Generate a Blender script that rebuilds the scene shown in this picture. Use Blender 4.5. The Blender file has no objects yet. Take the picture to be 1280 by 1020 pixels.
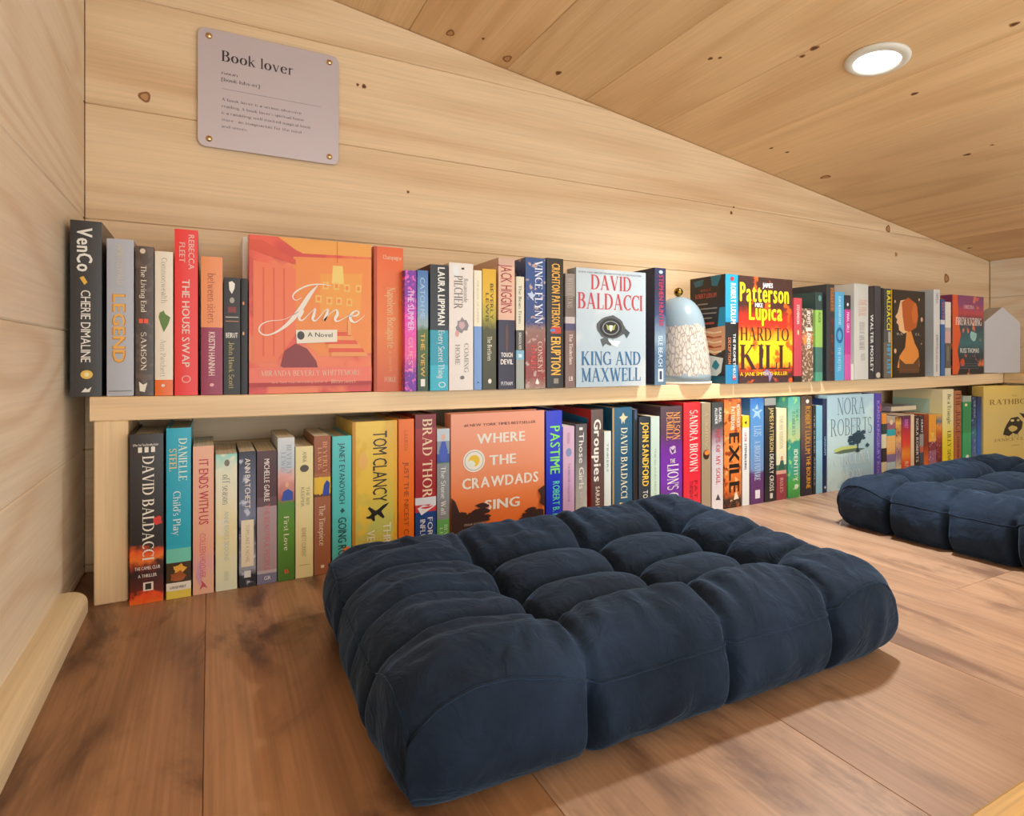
import bpy, bmesh, math, random
from math import sin, cos, tan, atan, pi, sqrt, exp
from mathutils import Vector, Matrix

# ------------------------------------------------------------------ camera, world, light, exposure
S = bpy.context.scene
COL = S.collection
YAW = math.radians(27.2); F = 735.0; HZ = 446.0; CAMH = 0.35
cam_d = bpy.data.cameras.new('camera'); cam = bpy.data.objects.new('camera', cam_d); COL.objects.link(cam)
cam.location = (0, 0, CAMH); cam.rotation_euler = (pi/2, 0, -YAW)
cam_d.sensor_width = 36; cam_d.lens = F/1280*36; cam_d.shift_y = -(510-HZ)/1280; cam_d.clip_start = 0.01
S.camera = cam
S.view_settings.view_transform = 'Standard'; S.view_settings.look = 'None'
S.view_settings.gamma = 1; S.view_settings.use_curve_mapping = False
S.view_settings.exposure = 0.0
W_ = bpy.data.worlds.new('world'); S.world = W_; W_.use_nodes = True
W_.node_tree.nodes['Background'].inputs[0].default_value = (0.94, 0.99, 1.0, 1)
W_.node_tree.nodes['Background'].inputs[1].default_value = 2.45

def area(name, loc, rot, sx, sy, power, color, shape='RECTANGLE', spread=pi):
    d = bpy.data.lights.new(name, 'AREA'); d.shape = shape; d.size = sx; d.size_y = sy
    d.energy = power; d.color = color; d.spread = spread
    o = bpy.data.objects.new(name, d); o.location = loc; o.rotation_euler = rot; COL.objects.link(o); return o
# ceiling plane  z = CZ0 - CS * x
CZ0, CS = 1.063, 0.132
CANG = math.atan(CS)
LX, LY = 1.125, 0.675; LZ = CZ0 - CS*LX
area('downlight_beam', (LX, LY, LZ-0.016), (0, CANG, 0), 0.07, 0.07, 6.3, (0.97, 1.0, 0.97), 'DISK', 2.3)
# added front fill, unseen, placed at the loft's open side above and behind camera
area('front_fill', (0.7, -1.5, 0.55), (math.radians(88), 0, 0), 2.6, 1.1, 7, (0.97, 0.98, 1.0))

# ------------------------------------------------------------------ helpers
def lin(c):
    c = c/255.0
    return c/12.92 if c <= 0.04045 else ((c+0.055)/1.055)**2.4
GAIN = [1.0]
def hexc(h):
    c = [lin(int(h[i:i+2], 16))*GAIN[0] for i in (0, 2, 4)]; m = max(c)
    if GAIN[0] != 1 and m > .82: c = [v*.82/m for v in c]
    return (c[0], c[1], c[2], 1)

def X_at(px, Y): return Y*tan(atan((px-640)/F)+YAW)
def depth(X, Y): return X*sin(YAW)+Y*cos(YAW)
def Z_at(py, X, Y): return CAMH-(py-HZ)*depth(X, Y)/F

def mk(name, verts, faces, mat=None, parent=None, smooth=False):
    me = bpy.data.meshes.new(name); me.from_pydata([tuple(v) for v in verts], [], faces); me.update()
    if smooth: me.polygons.foreach_set('use_smooth', [True]*len(me.polygons))
    if mat: me.materials.append(mat)
    o = bpy.data.objects.new(name, me); COL.objects.link(o)
    if parent: o.parent = parent
    return o
def empty(name, loc=(0,0,0), rz=0, label=None, cat=None, group=None):
    o = bpy.data.objects.new(name, None); COL.objects.link(o); o.location = loc; o.rotation_euler = (0,0,rz)
    o.empty_display_size = 0.02
    if label: o['label'] = label; o['category'] = cat
    if group: o['group'] = group
    return o
def boxvf(x0,x1,y0,y1,z0,z1):
    v = [(x0,y0,z0),(x1,y0,z0),(x1,y1,z0),(x0,y1,z0),(x0,y0,z1),(x1,y0,z1),(x1,y1,z1),(x0,y1,z1)]
    f = [(0,3,2,1),(4,5,6,7),(0,1,5,4),(1,2,6,5),(2,3,7,6),(3,0,4,7)]
    return v, f
def bevmesh(name, v, f, w, mat, parent=None, seg=1):
    bm = bmesh.new(); vs = [bm.verts.new(p) for p in v]
    for q in f: bm.faces.new([vs[i] for i in q])
    bmesh.ops.recalc_face_normals(bm, faces=bm.faces)
    if w: bmesh.ops.bevel(bm, geom=list(bm.edges), offset=w, segments=seg, affect='EDGES', profile=0.6)
    me = bpy.data.meshes.new(name); bm.to_mesh(me); bm.free(); me.materials.append(mat)
    o = bpy.data.objects.new(name, me); COL.objects.link(o)
    if parent: o.parent = parent
    return o
def bbox(name, x0,x1,y0,y1,z0,z1, w, mat, parent=None, seg=1):
    v, f = boxvf(x0,x1,y0,y1,z0,z1); return bevmesh(name, v, f, w, mat, parent, seg)
def prism(poly, axis, a, b):
    """polygon (2D) extruded between a and b along axis ('x','y','z')"""
    n = len(poly); v = []
    for t in (a, b):
        for (p, q) in poly:
            v.append({'x':(t,p,q),'y':(p,t,q),'z':(p,q,t)}[axis])
    f = [tuple(range(n)), tuple(range(2*n-1, n-1, -1))]
    for i in range(n):
        j = (i+1) % n; f.append((i, i+n, j+n, j))
    return v, f
def clip_half(poly, fn):
    out = []
    for i in range(len(poly)):
        a, b = poly[i], poly[(i+1) % len(poly)]; fa, fb = fn(a), fn(b)
        if fa >= 0: out.append(a)
        if (fa >= 0) != (fb >= 0):
            t = fa/(fa-fb); out.append((a[0]+t*(b[0]-a[0]), a[1]+t*(b[1]-a[1])))
    return out

# ------------------------------------------------------------------ materials
def newmat(name):
    m = bpy.data.materials.new(name); m.use_nodes = True
    nt = m.node_tree; return m, nt, nt.nodes['Principled BSDF']
_mc = {}
def plain(h, rough=0.45, metal=0.0, name=None, emit=0, spec=0.5, coat=0):
    k = (h, rough, metal, emit, spec, coat, GAIN[0])
    if k in _mc: return _mc[k]
    m, nt, b = newmat(name or ('colour_'+h)); b.inputs['Base Color'].default_value = hexc(h)
    b.inputs['Roughness'].default_value = rough; b.inputs['Metallic'].default_value = metal
    b.inputs['Specular IOR Level'].default_value = spec; b.inputs['Coat Weight'].default_value = coat
    if emit: b.inputs['Emission Color'].default_value = hexc(h); b.inputs['Emission Strength'].default_value = emit
    _mc[k] = m; return m
def N(nt, t, **kw):
    n = nt.nodes.new(t)
    for k, v in kw.items():
        if k.startswith('i_'):
            n.inputs[int(k[2:])].default_value = v
        else: setattr(n, k, v)
    return n
def ramp(nt, stops, interp='LINEAR'):
    r = nt.nodes.new('ShaderNodeValToRGB'); cr = r.color_ramp; cr.interpolation = interp
    while len(cr.elements) > len(stops): cr.elements.remove(cr.elements[-1])
    while len(cr.elements) < len(stops): cr.elements.new(1)
    for e, (p, c) in zip(cr.elements, stops): e.position = p; e.color = hexc(c)
    return r
def wood(name, axis, light, dark, line, rings=26, across=5.0, along=0.55, knot=None, kscale=3.0, rough=0.42, tint=0.12, blot=None, fine=0.25, bump=0.12, contrast=0.55, spec=0.35):
    m, nt, b = newmat(name); L = nt.links.new
    tc = N(nt, 'ShaderNodeTexCoord'); oi = N(nt, 'ShaderNodeObjectInfo')
    mul = N(nt, 'ShaderNodeMath', operation='MULTIPLY', i_1=37.0); L(oi.outputs['Random'], mul.inputs[0])
    cb = N(nt, 'ShaderNodeCombineXYZ')
    for i in range(3): L(mul.outputs[0], cb.inputs[i])
    add = N(nt, 'ShaderNodeVectorMath', operation='ADD'); L(tc.outputs['Object'], add.inputs[0]); L(cb.outputs[0], add.inputs[1])
    def mapped(al, ac):
        mp = N(nt, 'ShaderNodeMapping'); s = [ac, ac, ac]; s['xyz'.index(axis)] = al
        mp.inputs['Scale'].default_value = s; L(add.outputs[0], mp.inputs['Vector']); return mp
    m1 = mapped(along, across)
    n1 = N(nt, 'ShaderNodeTexNoise'); n1.inputs['Scale'].default_value = 1.0; n1.inputs['Detail'].default_value = 1.2; n1.inputs['Roughness'].default_value = 0.4; n1.inputs['Distortion'].default_value = 0.25
    L(m1.outputs[0], n1.inputs['Vector'])
    mu = N(nt, 'ShaderNodeMath', operation='MULTIPLY', i_1=float(rings)*2*pi); L(n1.outputs['Fac'], mu.inputs[0])
    sn = N(nt, 'ShaderNodeMath', operation='SINE'); L(mu.outputs[0], sn.inputs[0])
    mr = N(nt, 'ShaderNodeMapRange'); mr.inputs[1].default_value = -1; mr.inputs[2].default_value = 1; L(sn.outputs[0], mr.inputs[0])
    pw = N(nt, 'ShaderNodeMath', operation='POWER', i_1=2.2); L(mr.outputs[0], pw.inputs[0])
    # fade of ring strength
    m2 = mapped(1.3, 4.0); n2 = N(nt, 'ShaderNodeTexNoise'); n2.inputs['Scale'].default_value = 1.0; L(m2.outputs[0], n2.inputs['Vector'])
    st = N(nt, 'ShaderNodeMath', operation='MULTIPLY'); L(pw.outputs[0], st.inputs[0]); L(n2.outputs['Fac'], st.inputs[1])
    st2 = N(nt, 'ShaderNodeMath', operation='MULTIPLY', i_1=contrast); L(st.outputs[0], st2.inputs[0])
    mxa = N(nt, 'ShaderNodeMix', data_type='RGBA'); mxa.inputs[6].default_value = hexc(light); mxa.inputs[7].default_value = hexc(dark)
    L(n2.outputs['Fac'], mxa.inputs[0])
    mxb = N(nt, 'ShaderNodeMix', data_type='RGBA'); L(mxa.outputs[2], mxb.inputs[6]); mxb.inputs[7].default_value = hexc(line); L(st2.outputs[0], mxb.inputs[0])
    # fine fibres
    m3 = mapped(6.0, 260.0); n3 = N(nt, 'ShaderNodeTexNoise'); n3.inputs['Scale'].default_value = 1.0; n3.inputs['Detail'].default_value = 3; L(m3.outputs[0], n3.inputs['Vector'])
    mrf = N(nt, 'ShaderNodeMapRange'); mrf.inputs[1].default_value = .3; mrf.inputs[2].default_value = .7; mrf.inputs[3].default_value = 1-fine; mrf.inputs[4].default_value = 1+fine*.35
    L(n3.outputs['Fac'], mrf.inputs[0])
    vm = N(nt, 'ShaderNodeVectorMath', operation='SCALE'); L(mxb.outputs[2], vm.inputs[0]); L(mrf.outputs[0], vm.inputs['Scale'])
    last = vm.outputs[0]
    if blot:
        m5 = mapped(2.2, 6.0); n5 = N(nt, 'ShaderNodeTexNoise'); n5.inputs['Scale'].default_value = 1.0; n5.inputs['Detail'].default_value = 5; n5.inputs['Roughness'].default_value = .62; n5.inputs['Distortion'].default_value = 2.4
        L(m5.outputs[0], n5.inputs['Vector'])
        r5 = N(nt, 'ShaderNodeMapRange', interpolation_type='SMOOTHSTEP'); r5.inputs[1].default_value = .47; r5.inputs[2].default_value = .70; r5.inputs[3].default_value = 0; r5.inputs[4].default_value = blot[1]
        L(n5.outputs['Fac'], r5.inputs[0])
        mx5 = N(nt, 'ShaderNodeMix', data_type='RGBA'); L(r5.outputs[0], mx5.inputs[0]); L(last, mx5.inputs[6]); mx5.inputs[7].default_value = hexc(blot[0])
        last = mx5.outputs[2]
    if knot:
        m4 = mapped(kscale*.45, kscale); vo = N(nt, 'ShaderNodeTexVoronoi'); vo.inputs['Scale'].default_value = 1.0; L(m4.outputs[0], vo.inputs['Vector'])
        rk = N(nt, 'ShaderNodeMapRange', interpolation_type='SMOOTHSTEP'); rk.inputs[1].default_value = 0.03; rk.inputs[2].default_value = .075; rk.inputs[3].default_value = .8; rk.inputs[4].default_value = 0
        L(vo.outputs['Distance'], rk.inputs[0])
        mxk = N(nt, 'ShaderNodeMix', data_type='RGBA'); L(rk.outputs[0], mxk.inputs[0]); L(last, mxk.inputs[6]); mxk.inputs[7].default_value = hexc(knot)
        last = mxk.outputs[2]
    # per-plank tint
    mt = N(nt, 'ShaderNodeMapRange'); mt.inputs[3].default_value = 1-tint; mt.inputs[4].default_value = 1+tint*.4; L(oi.outputs['Random'], mt.inputs[0])
    v2 = N(nt, 'ShaderNodeVectorMath', operation='SCALE'); L(last, v2.inputs[0]); L(mt.outputs[0], v2.inputs['Scale'])
    L(v2.outputs[0], b.inputs['Base Color'])
    b.inputs['Roughness'].default_value = rough; b.inputs['Specular IOR Level'].default_value = spec
    bp = N(nt, 'ShaderNodeBump'); bp.inputs['Strength'].default_value = bump; bp.inputs['Distance'].default_value = .001
    L(n3.outputs['Fac'], bp.inputs['Height']); L(bp.outputs[0], b.inputs['Normal'])
    return m
PINE_X = wood('pine_along_x', 'x', 'ECD4B0', 'E2C29A', 'BE8E5C', rings=8, across=4.5, along=.42, fine=.10, bump=.04, contrast=.62, tint=.05)
PINE_YW = wood('pine_left_wall', 'y', 'F2E8D4', 'ECDCC2', 'CDA578', rings=12, across=4.0, along=1.1, fine=.08, bump=.04, contrast=.6, tint=.05)
PINE_C = wood('pine_ceiling', 'y', 'EAC898', 'DEB482', 'B27E48', rings=8, across=4.2, along=.6, knot='8A5A34', kscale=4.0, tint=.12, fine=.10, bump=.04, contrast=.5)
PINE_SH = wood('pine_shelf', 'x', 'F2DAB4', 'EAC99C', 'D6AE80', rings=5, across=10, along=.6, tint=.02, fine=.1, bump=.04)
PINE_V = wood('pine_post', 'z', 'F2D8AE', 'E8C698', 'D6AB7A', rings=5, across=10, along=.5, tint=.02, fine=.1, bump=.04)
PINE_TR = wood('pine_trim', 'y', 'EAD8B6', 'E2CCA4', 'D6BC92', fine=.1, contrast=.25, bump=.04, rings=4, across=9, along=.5, tint=.02)
PINE_RAIL = wood('pine_rail', 'x', 'DDB878', 'CFA360', 'B98A48', rings=10, across=12, along=.5, tint=.02)
FLOOR = wood('laminate_floor', 'y', 'BC9068', '966A4C', '64412E', rings=7, across=4.5, along=1.1, rough=.40, tint=.05, blot=('4C3024', .85), fine=.2, contrast=.8, bump=.05, spec=.45)
FLOOR2 = wood('laminate_floor_pale', 'y', 'C2A086', 'A88266', '7E5A42', rings=7, across=4.5, along=1.1, rough=.40, tint=.06, blot=('6E5246', .75), fine=.2, contrast=.65, bump=.05, spec=.45)  # right boards: paler board tone, with the downlight's brightness partly put into the colour
DARKGAP = plain('C8965A', .8, name='shadow_gap_backing')

# ------------------------------------------------------------------ the setting
XL, YB, XR, YF = -0.18, 1.16, 2.64, -1.6
ceil = lambda x: CZ0 - CS*x
def structure(name):
    o = empty(name); o['kind'] = 'structure'; return o
# floor
def struct_box(name, x0,x1,y0,y1,z0,z1, mat):
    v, f = boxvf(x0,x1,y0,y1,z0,z1); o = mk(name, v, f, mat); o['kind'] = 'structure'; return o
FL0 = 0.236
fl = struct_box('floor', XL-.02, XR+.02, FL0, YB+.02, -.05, -.006, DARKGAP)
edges = [-0.26, -0.005, .241, .489, .744, 1.0, 1.255, 1.51, 1.765, 2.02, 2.275, 2.53, 2.66]
rnd = random.Random(3)
for i in range(len(edges)-1):
    g = .00025
    cuts = [FL0, FL0+.2+rnd.random()*.7, YB+.01]
    if i in (0, 1, 3): cuts = [FL0, YB+.01]
    for a, b_ in zip(cuts[:-1], cuts[1:]):
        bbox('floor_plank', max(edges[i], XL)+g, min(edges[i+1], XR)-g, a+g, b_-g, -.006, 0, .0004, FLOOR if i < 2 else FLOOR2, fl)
# walls
PZ = [-.174+.187*i for i in range(1, 8)]        # joints .013 .2 .387 ...
wb = struct_box('wall_back', XL-.05, XR+.05, YB+.012, YB+.05, -.05, ceil(XR)-.0, DARKGAP)
v, f = prism([(XL-.05, -.05), (XR+.05, -.05), (XR+.05, ceil(XR+.05)+.01), (XL-.05, ceil(XL-.05)+.01)], 'y', YB+.012, YB+.05)
wb.data.clear_geometry(); wb.data.from_pydata(v, [], f)
G = .00025
for z0 in [-.174]+PZ:
    z1 = z0+.187
    poly = [(XL, max(z0, 0)+G), (XR, max(z0, 0)+G), (XR, z1-G), (XL, z1-G)]
    poly = clip_half(poly, lambda p: ceil(p[0])-.001-p[1])
    if len(poly) < 3: continue
    v, f = prism(poly, 'y', YB, YB+.0118)
    bevmesh('wall_plank', v, f, .0014, PINE_X, wb)
wl = struct_box('wall_left', XL-.05, XL-.012, YF, YB+.012, -.05, ceil(XL), DARKGAP)
for z0 in [-.174]+PZ:
    a, b_ = max(z0, 0)+G, min(z0+.187, ceil(XL))-G
    if b_-a < .01: continue
    bbox('wall_plank', XL-.0118, XL, YF, YB-.0005, a, b_, .0018, PINE_YW, wl)
wr = struct_box('wall_right', XR+.012, XR+.05, YF, YB+.012, -.05, ceil(XR), DARKGAP)
for z0 in [-.174]+PZ:
    a, b_ = max(z0, 0)+G, min(z0+.187, ceil(XR))-G
    if b_-a < .01: continue
    bbox('wall_plank', XR, XR+.0118, YF, YB-.0005, a, b_, .0018, PINE_YW, wr)
# ceiling (sloping down to the right)
v, f = prism([(XL-.05, ceil(XL-.05)+.012), (XR+.05, ceil(XR+.05)+.012), (XR+.05, ceil(XR+.05)+.05), (XL-.05, ceil(XL-.05)+.05)], 'y', YF, YB+.05)
ce = mk('ceiling', v, f, DARKGAP); ce['kind'] = 'structure'
cx = [-.185, -.07, .145, .361, .583, .792, 1.007, 1.225, 1.44, 1.655, 1.87, 2.085, 2.30, 2.515, 2.65]
for a, b_ in zip(cx[:-1], cx[1:]):
    a += G; b_ -= G
    v, f = prism([(a, ceil(a)), (b_, ceil(b_)), (b_, ceil(b_)+.0115), (a, ceil(a)+.0115)], 'y', YF, YB+.011)
    bevmesh('ceiling_plank', v, f, .0014, PINE_C, ce)
# rounded baseboard on the left
prof = [(XL, 0), (XL+.031, 0)]+[(XL+.011+.02*cos(t*pi/2/6), .014+.016*sin(t*pi/2/6)) for t in range(7)]+[(XL, .030)]
v, f = prism(prof, 'y', YF, .985)
o = mk('baseboard_left', v, f, PINE_TR); o['kind'] = 'structure'
# pale timber along the open edge of the loft
bbox('trim_1', .45, XR-.001, .02, FL0-.002, -.05, .012, .004, PINE_RAIL)['kind'] = 'structure'
# lone knots where the photograph shows them
def knot(px, py, r, parent, mode, asp=1.3):
    if mode == 'b':
        X = X_at(px, YB); Zk = Z_at(py, X, YB); c = Vector((X, YB-.0004, Zk)); ux, uz = Vector((1,0,0)), Vector((0,0,1))
    else:
        # ceiling: intersect the view ray with the slope
        a = atan((px-640)/F)+YAW; t = (HZ-py)/F*cos(atan((px-640)/F))
        # X = s sin a, Y = s cos a, z = CAMH + s*t
        s = (CZ0-CAMH)/(t+CS*sin(a)); c = Vector((s*sin(a), s*cos(a), CAMH+s*t-.0005)); ux, uz = Vector((0,1,0)), Vector((1,0,-CS))
    vs, fs = [c], []
    n = 14
    for i in range(n):
        q = 2*pi*i/n; rr = r*(1+.12*sin(3*q+px)); vs.append(c+ux*rr*asp*cos(q)+uz*rr*sin(q))
    for i in range(n): fs.append((0, 1+i, 1+(i+1) % n))
    k = mk('knot', vs, fs, plain('8A5A34', .6), parent)
    vs2 = [c+(p-c)*.62+Vector((0,-.0002,-.0002)) for p in vs]
    mk('knot', vs2, fs, plain('B98A5A', .6), parent) if r > .006 else mk('knot', vs2, fs, plain('5A3820', .6), parent)
for a in [(181,121,.009),(455,108,.0045),(447,106,.003),(510,240,.003),(914,266,.005),(917,259,.003),(1110,286,.012),(1183,348,.016),(1120,318,.007),(85,-40,.003)]:
    knot(a[0], a[1], a[2], wb, 'b', 1.0)
for a in [(563,41,.008),(634,73,.009),(604,48,.003),(698,91,.006),(888,73,.004),(900,72,.003),(1018,60,.006),(1003,70,.004),(1143,117,.005),(964,185,.004),(984,190,.004),(1032,221,.010),(1209,193,.006),(1240,181,.003),(1212,310,.006),(1268,30,.005)]:
    knot(a[0], a[1], a[2], ce, 'c', 1.5)

# ------------------------------------------------------------------ shelf
_sh = []
for px, py in [(112,527),(225,524),(339,520.2),(480,514.8),(580,511),(670,507.5),(800,501.8),(960,496),(1050,491.4),(1150,485.5),(1254,478.8)]:
    X = X_at(px, 1.0); _sh.append((X, Z_at(py, X, 1.0)))
def shelf_bot(X):
    if X <= _sh[0][0]: return _sh[0][1]
    if X >= _sh[-1][0]: return _sh[-1][1]
    for (a, za), (b, zb) in zip(_sh[:-1], _sh[1:]):
        if a <= X <= b: return za+(zb-za)*(X-a)/(b-a)
SHT = .0345
shelf_top = lambda X: shelf_bot(X)+SHT
XS0 = _sh[0][0]; XCOR = _sh[-1][0]
sh = empty('wall_shelf', (XS0, 1.0, 0), 0, 'long pale pine shelf running along the back wall under the upper books', 'shelf')
def sweep_board(x0, x1, n, y0, y1):
    vs, fs = [], []; c = .0015
    for i in range(n+1):
        X = x0+(x1-x0)*i/n; b = shelf_bot(X); t = b+SHT
        for (y, z) in [(y0+c, b), (y0, b+c), (y0, t-c), (y0+c, t), (y1, t), (y1, b)]: vs.append((X-XS0, y-1.0, z))
    for i in range(n):
        for k in range(6):
            a = i*6+k; b2 = i*6+(k+1) % 6; fs.append((a, a+6, b2+6, b2))
    fs.append(tuple(range(6))); fs.append(tuple(n*6+5-k for k in range(6)))
    return vs, fs
vs, fs = sweep_board(XS0, XR-.002, 40, 1.0, YB-.002)
mk('board', vs, fs, PINE_SH, sh)
pz = shelf_bot(XS0)
bbox('end_post', X_at(117,1.0)-XS0, X_at(160,1.0)-XS0, .001, .155, 0, pz-.0004, .0015, PINE_V, sh)
bbox('end_post', 2.47-XS0, 2.51-XS0, .05, .155, 0, shelf_bot(2.5)-.001, .0015, PINE_V, sh)
# return leg along the right wall
rs = empty('side_shelf', (XCOR, .6, 0), 0, 'short pine shelf leg turning the corner along the right wall', 'shelf')
zb = shelf_bot(XCOR)
bbox('board', .0005, XR-XCOR-.002, -.9, .3985, zb, zb+SHT, .0015, wood('pine_side_shelf','y','F2DAAE','E8C692','D6AE77',rings=10,across=12,along=.6,tint=.02), rs)
bbox('end_post', .002, .042, -.88, -.72, -0.0+0, zb-.0004, .0015, PINE_V, rs)

# ------------------------------------------------------------------ downlight
dl = empty('recessed_downlight', (LX, LY, LZ), 0, 'round white recessed downlight glowing in the pine ceiling', 'ceiling light')
dl.rotation_euler = (0, CANG, 0)
def lathe(prof, n=32):
    vs, fs = [], []
    for (r, z) in prof:
        for i in range(n): vs.append((r*cos(2*pi*i/n), r*sin(2*pi*i/n), z))
    for k in range(len(prof)-1):
        for i in range(n):
            j = (i+1) % n; fs.append((k*n+i, k*n+j, (k+1)*n+j, (k+1)*n+i))
    return vs, fs
R = .040
vs, fs = lathe([(R, 0), (R+.0145, 0), (R+.015, -.003), (R+.011, -.006), (R, -.008), (R-.001, -.004)], 40)
mk('trim_ring', vs, fs, plain('CFCABC', .5), dl, True)
vs, fs = lathe([(R, -.004), (R*.6, -.0075), (.0001, -.009)], 40)
m, nt, b = newmat('lit_lens'); b.inputs['Base Color'].default_value = (1,1,1,1); b.inputs['Emission Color'].default_value = (1.0, .98, .96, 1); b.inputs['Emission Strength'].default_value = 6
mk('lens', vs, fs, m, dl, True)
# ------------------------------------------------------------------ lettering
T_, t_ = .155, .055
def gl():
    L = lambda a,b,c,d,w: ('L',a,b,c,d,w)
    E = lambda cx,cy,rx,ry,a0,a1,w=None: ('E',cx,cy,rx,ry,a0,a1,w)
    s = lambda x,y,h=.13: ('L',x-h,y+(.0225 if y < .01 or .1<y<.69 and False else -.0225),x+h,y+(.0225 if y < .01 else -.0225),.045)
    g = {}
    g['A'] = [L(.12,0,.40,1,t_),L(.40,1,.70,0,T_),L(.22,.34,.58,.34,t_),s(.12,0,.1),s(.70,0)]
    g['B'] = [L(.14,0,.14,1,T_),E(.3,.76,.22,.22,-90,90),E(.32,.27,.26,.25,-90,90),L(.14,.975,.3,.975,.05),L(.14,.53,.32,.53,.05),L(.14,.025,.32,.025,.05),s(.12,0,.12),s(.12,1,.12)]
    g['C'] = [E(.42,.5,.34,.47,50,310),L(.66,.7,.66,.97,.04),s(.62,.98,.0)]
    g['D'] = [L(.14,0,.14,1,T_),E(.3,.5,.38,.47,-90,90),L(.14,.975,.3,.975,.05),L(.14,.025,.3,.025,.05),s(.12,0,.12),s(.12,1,.12)]
    g['E'] = [L(.14,0,.14,1,T_),L(.1,.975,.56,.975,.05),L(.14,.52,.44,.52,.05),L(.1,.025,.58,.025,.05),L(.56,.8,.56,.98,.05),L(.58,.02,.58,.22,.05),L(.44,.43,.44,.61,.04),s(.12,0,.12),s(.12,1,.12)]
    g['F'] = [L(.14,0,.14,1,T_),L(.1,.975,.54,.975,.05),L(.14,.52,.42,.52,.05),L(.54,.8,.54,.98,.05),L(.42,.43,.42,.61,.04),s(.14,0,.14),s(.12,1,.12)]
    g['G'] = [E(.42,.5,.34,.47,50,310),L(.68,.05,.68,.42,.13),s(.66,.44,.12),L(.66,.72,.66,.97,.04)]
    g['H'] = [L(.14,0,.14,1,T_),L(.64,0,.64,1,T_),L(.14,.52,.64,.52,t_)]+[s(x,y) for x in (.14,.64) for y in (0,1)]
    g['I'] = [L(.14,0,.14,1,T_),s(.14,0),s(.14,1)]
    g['J'] = [L(.3,.2,.3,1,T_),E(.17,.2,.14,.2,180,360),s(.3,1)]
    g['K'] = [L(.14,0,.14,1,T_),L(.16,.42,.6,1,t_),L(.3,.6,.66,0,T_),s(.14,0),s(.14,1),s(.6,1,.1),s(.66,0)]
    g['L'] = [L(.14,0,.14,1,T_),L(.1,.025,.56,.025,.05),L(.56,.02,.56,.28,.05),s(.12,0,.12),s(.14,1)]
    g['M'] = [L(.14,0,.14,1,t_),L(.14,1,.46,.05,T_),L(.46,.05,.78,1,t_),L(.78,0,.78,1,T_),s(.14,0,.1),s(.78,0),s(.12,1,.1),s(.8,1,.1)]
    g['N'] = [L(.14,0,.14,1,t_),L(.14,1,.64,0,T_),L(.64,0,.64,1,t_),s(.14,0,.1),s(.12,1,.1),s(.64,1,.1)]
    g['O'] = [E(.42,.5,.34,.47,0,360)]
    g['P'] = [L(.14,0,.14,1,T_),E(.3,.72,.25,.26,-90,90),L(.14,.975,.3,.975,.05),L(.14,.47,.3,.47,.05),s(.14,0),s(.12,1,.12)]
    g['Q'] = g['O']+[L(.42,.12,.74,-.12,.09)]
    g['R'] = [L(.14,0,.14,1,T_),E(.3,.74,.23,.24,-90,90),L(.14,.975,.3,.975,.05),L(.14,.5,.3,.5,.05),L(.36,.5,.64,0,T_),s(.14,0),s(.12,1,.12),s(.66,0,.1)]
    g['S'] = [E(.3,.735,.2,.235,40,270,.1),E(.3,.265,.22,.235,90,-140,.1),L(.48,.78,.48,.96,.04),L(.1,.04,.1,.25,.04)]
    g['T'] = [L(.34,0,.34,1,T_),L(.04,.975,.64,.975,.05),L(.04,.78,.04,.98,.05),L(.64,.78,.64,.98,.05),s(.34,0)]
    g['U'] = [L(.14,.3,.14,1,T_),L(.6,.3,.6,1,t_),E(.37,.32,.21,.29,180,360),s(.14,1),s(.6,1,.1)]
    g['V'] = [L(.08,1,.38,0,T_),L(.38,0,.64,1,t_),s(.1,1),s(.64,1,.1)]
    g['W'] = [L(.06,1,.3,0,T_),L(.3,0,.5,.9,t_),L(.48,.9,.72,0,T_),L(.72,0,.92,1,t_),s(.08,1),s(.92,1,.1),s(.5,1,.1)]
    g['X'] = [L(.1,1,.62,0,T_),L(.1,0,.6,1,t_),s(.1,1),s(.62,1,.1),s(.08,0,.1),s(.62,0)]
    g['Y'] = [L(.08,1,.36,.45,T_),L(.36,.45,.62,1,t_),L(.36,0,.36,.47,T_),s(.1,1),s(.62,1,.1),s(.36,0)]
    g['Z'] = [L(.54,.98,.1,.02,T_),L(.08,.975,.58,.975,.05),L(.08,.025,.58,.025,.05),L(.08,.8,.08,.98,.05),L(.58,.02,.58,.2,.05)]
    xh = .66
    def o(cx, r=.22): return E(cx,xh/2,r,xh/2-.025,0,360)
    g['a'] = [E(.26,.2,.17,.18,0,360),L(.46,.04,.46,.48,.11),E(.3,.48,.16,.17,0,160),L(.46,.03,.56,.03,.05)]
    g['b'] = [L(.12,.02,.12,1,.12),o(.32),s(.08,1,.08)]
    g['c'] = [E(.32,xh/2,.22,xh/2-.025,45,315)]
    g['d'] = [L(.5,.02,.5,1,.12),o(.3),s(.46,1,.08)]
    g['e'] = [E(.32,xh/2,.22,xh/2-.025,15,320),L(.12,.38,.52,.38,.045),L(.52,.36,.52,.44,.05)]
    g['f'] = [L(.18,0,.18,.82,.12),E(.32,.82,.14,.16,40,180),L(.04,.635,.36,.635,.045),s(.18,0)]
    g['g'] = [o(.3,.2),L(.5,-.1,.5,.64,.1),E(.3,-.1,.2,.16,180,360)]
    g['h'] = [L(.12,0,.12,1,.12),E(.32,.42,.19,.22,0,180,.08),L(.51,0,.51,.43,.12),s(.12,0,.11),s(.51,0,.11),s(.08,1,.08)]
    g['i'] = [L(.14,0,.14,.64,.12),L(.14,.8,.14,.93,.13),s(.14,0,.11),s(.1,.64,.08)]
    g['j'] = [L(.16,-.1,.16,.64,.12),L(.16,.8,.16,.93,.13),E(.04,-.1,.12,.14,200,360)]
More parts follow.
